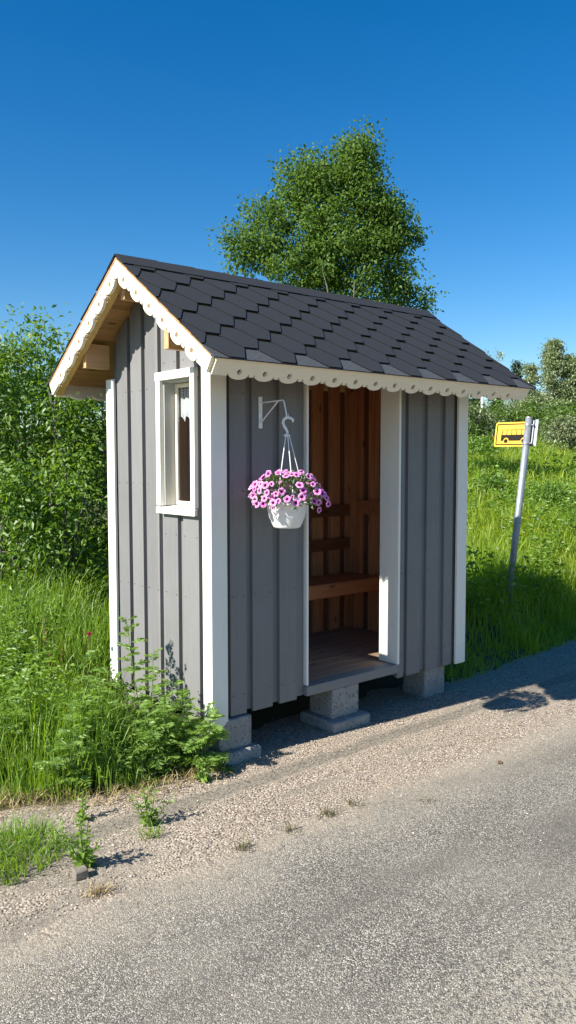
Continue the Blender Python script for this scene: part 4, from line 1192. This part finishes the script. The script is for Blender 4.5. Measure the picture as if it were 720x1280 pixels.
leafy_weed((-0.75, 1.20, Hf(-.75, 1.2)), 0.95, 505, 'broad-leaved sapling in the verge at the left edge', 'sapling', 5, 0.085, 'leaf_bush', spread=0.3, lw=0.5)
leafy_weed((-0.95, 1.65, Hf(-.95, 1.65)), 1.0, 506, 'taller broad-leaved sapling behind, at the left edge', 'sapling', 5, 0.085, 'leaf_bush', spread=0.3, lw=0.5)
leafy_weed((-0.15, 0.95, Hf(-.15, .95)), 0.34, 507, 'yellowish leafy weed at the foot of the rear corner board', nst=5, leaf=0.09, mat='leaf_weed', spread=0.6)
leafy_weed((-0.42, 1.25, Hf(-.42, 1.25)), 0.68, 508, 'reddish dock with dry leaves in the verge', 'dock_plant', 2, 0.04, 'leaf_dry', 'redstem', 0.25)
def red_flower():
    x, y = -0.22, 1.30; z = Hf(x, y); t = thing('red_flower', 'single pinkish red flower on a thin stalk near the rear corner board', 'flower', (x, y, z))
    mb = MB(); mb.tube([(x, y, z - .02), (x + .02, y, z + .25), (x + .05, y - .02, z + .50)], [.004, .003, .002], 5); mb.build('stalk', M['redstem'], t)
    c = np.array([[x + .05, y - .02, z + .5]] * 40); v, tr = leaves(c, rdir(40) + np.array([0, 0, .4]), 0.022, 0.012); obj_from('flower_head', v, tr, M['clover'], t)
red_flower()

GTF = 'small grass tufts on the gravel and tarmac edge'
for (x, y, nb, h, lb) in ((-1.175, -0.845, 70, 0.045, 'flat yellowish grass tuft near the lower left corner'),
                          (-0.475, -0.93, 45, 0.05, 'grass tuft on the tarmac edge, leftmost of the row in the middle'),
                          (-0.185, -0.945, 30, 0.045, 'second grass tuft from the left along the tarmac edge'),
                          (0.075, -0.94, 40, 0.06, 'dark grass tuft in the middle of the tarmac edge row'),
                          (0.27, -0.94, 24, 0.045, 'grass tuft next to the dark one, further along the edge'),
                          (0.60, -1.16, 18, 0.03, 'flat tiny grass tuft out on the tarmac'),
                          (-0.74, -0.54, 40, 0.07, 'yellow-green grass tuft at the foot of the airy weed')):
    t = tag(blades('grass_tuft', x + rng.normal(0, 0.025, nb), y + rng.normal(0, 0.02, nb), rng.uniform(0.5, 1.2, nb) * h, np.full(nb, 0.004), M['straw'] if 'yellowish' in lb else (M['grass_left'] if 'yellow-green' in lb else M['tuft']), 0.9, 0.8, np.full(nb, 0.022)), lb, 'grass tuft', GTF)
n = 1300; a = rng.uniform(0, 6.28, n); q = np.sqrt(rng.random(n))
tag(blades('grass_clump', -1.43 + np.cos(a) * q * 0.36, -0.27 + np.sin(a) * q * 0.27, rng.uniform(.05, .19, n) * (1.15 - 0.5 * q), np.full(n, .0055), M['grass_left'], 0.7, 0.7), 'low spreading clump of grass on the gravel at the left edge', 'grass clump')

# stone and dry leaf
mb = MB(); sx, sy = -1.175, -0.665
mb.hexa([(sx - .034, sy - .028, 0.004), (sx + .03, sy - .034, .004), (sx + .036, sy + .02, .004), (sx - .026, sy + .03, .004), (sx - .032, sy - .024, .042), (sx + .028, sy - .03, .046), (sx + .034, sy + .016, .048), (sx - .024, sy + .026, .044)])
so = mb.build('stone', M['rock'], None, 0.005); tag(so, 'small squarish grey stone on the gravel beside the upright weed', 'stone')
mb = MB(); lx, ly = 1.36, -1.10
mb.add([(lx - .028, ly, .012), (lx, ly - .014, .016), (lx + .03, ly + .006, .013), (lx + .004, ly + .014, .024), (lx, ly, .010)], [(0, 1, 4), (1, 2, 4), (2, 3, 4), (3, 0, 4)])
tag(mb.build('dead_leaf', M['leaf_dry']), 'curled brown dead leaf lying on the tarmac edge', 'leaf')

# ------------------------------------------------------------------ light and camera
EL, AZ = rad(37.6), rad(5.2)
S = Vector((-math.cos(EL) * math.cos(AZ), math.cos(EL) * math.sin(AZ), math.sin(EL)))
w = bpy.data.worlds.new('World'); sc.world = w; w.use_nodes = True
nt = w.node_tree; bg = nt.nodes['Background']
sky = nt.nodes.new('ShaderNodeTexSky'); sky.sky_type = 'NISHITA'; sky.sun_disc = False
sky.sun_elevation = EL; sky.sun_rotation = math.atan2(S.x, S.y); sky.air_density = 1.0; sky.dust_density = 0.25; sky.ozone_density = 3.0; sky.altitude = 100
hs = nt.nodes.new('ShaderNodeHueSaturation'); hs.inputs['Saturation'].default_value = 1.42; hs.inputs['Hue'].default_value = 0.502
nt.links.new(sky.outputs[0], hs.inputs['Color']); nt.links.new(hs.outputs[0], bg.inputs[0]); bg.inputs[1].default_value = 0.063
sd = bpy.data.lights.new('sun', 'SUN'); sd.energy = 4.3; sd.angle = rad(0.53); sd.color = (1.0, 0.955, 0.88)
so = bpy.data.objects.new('sun', sd); link(so); so.location = (-20, 2, 18); so.rotation_euler = S.to_track_quat('Z', 'Y').to_euler()

cam = bpy.data.cameras.new('camera'); co = bpy.data.objects.new('camera', cam); link(co)
yaw, pitch, roll = 0.870937941, -0.0668949433, -0.000833934
f = Vector((math.cos(pitch) * math.cos(yaw), math.cos(pitch) * math.sin(yaw), math.sin(pitch)))
r = Vector((math.sin(yaw), -math.cos(yaw), 0)); u = r.cross(f)
cr, sr = math.cos(roll), math.sin(roll); r2 = r * cr + u * sr; u2 = u * cr - r * sr
mw = Matrix((r2, u2, -f)).transposed().to_4x4(); mw.translation = Vector((-2.65422797, -3.86273581, 1.86))
co.matrix_world = mw
cam.sensor_fit = 'VERTICAL'; cam.sensor_height = 36; cam.lens = 987.478 * 36 / 1280; cam.clip_start = 0.05; cam.clip_end = 3000
sc.camera = co
vs = sc.view_settings
vs.view_transform = 'Standard'; vs.look = 'None'; vs.exposure = 1.28; vs.gamma = 1.0; vs.use_curve_mapping = False
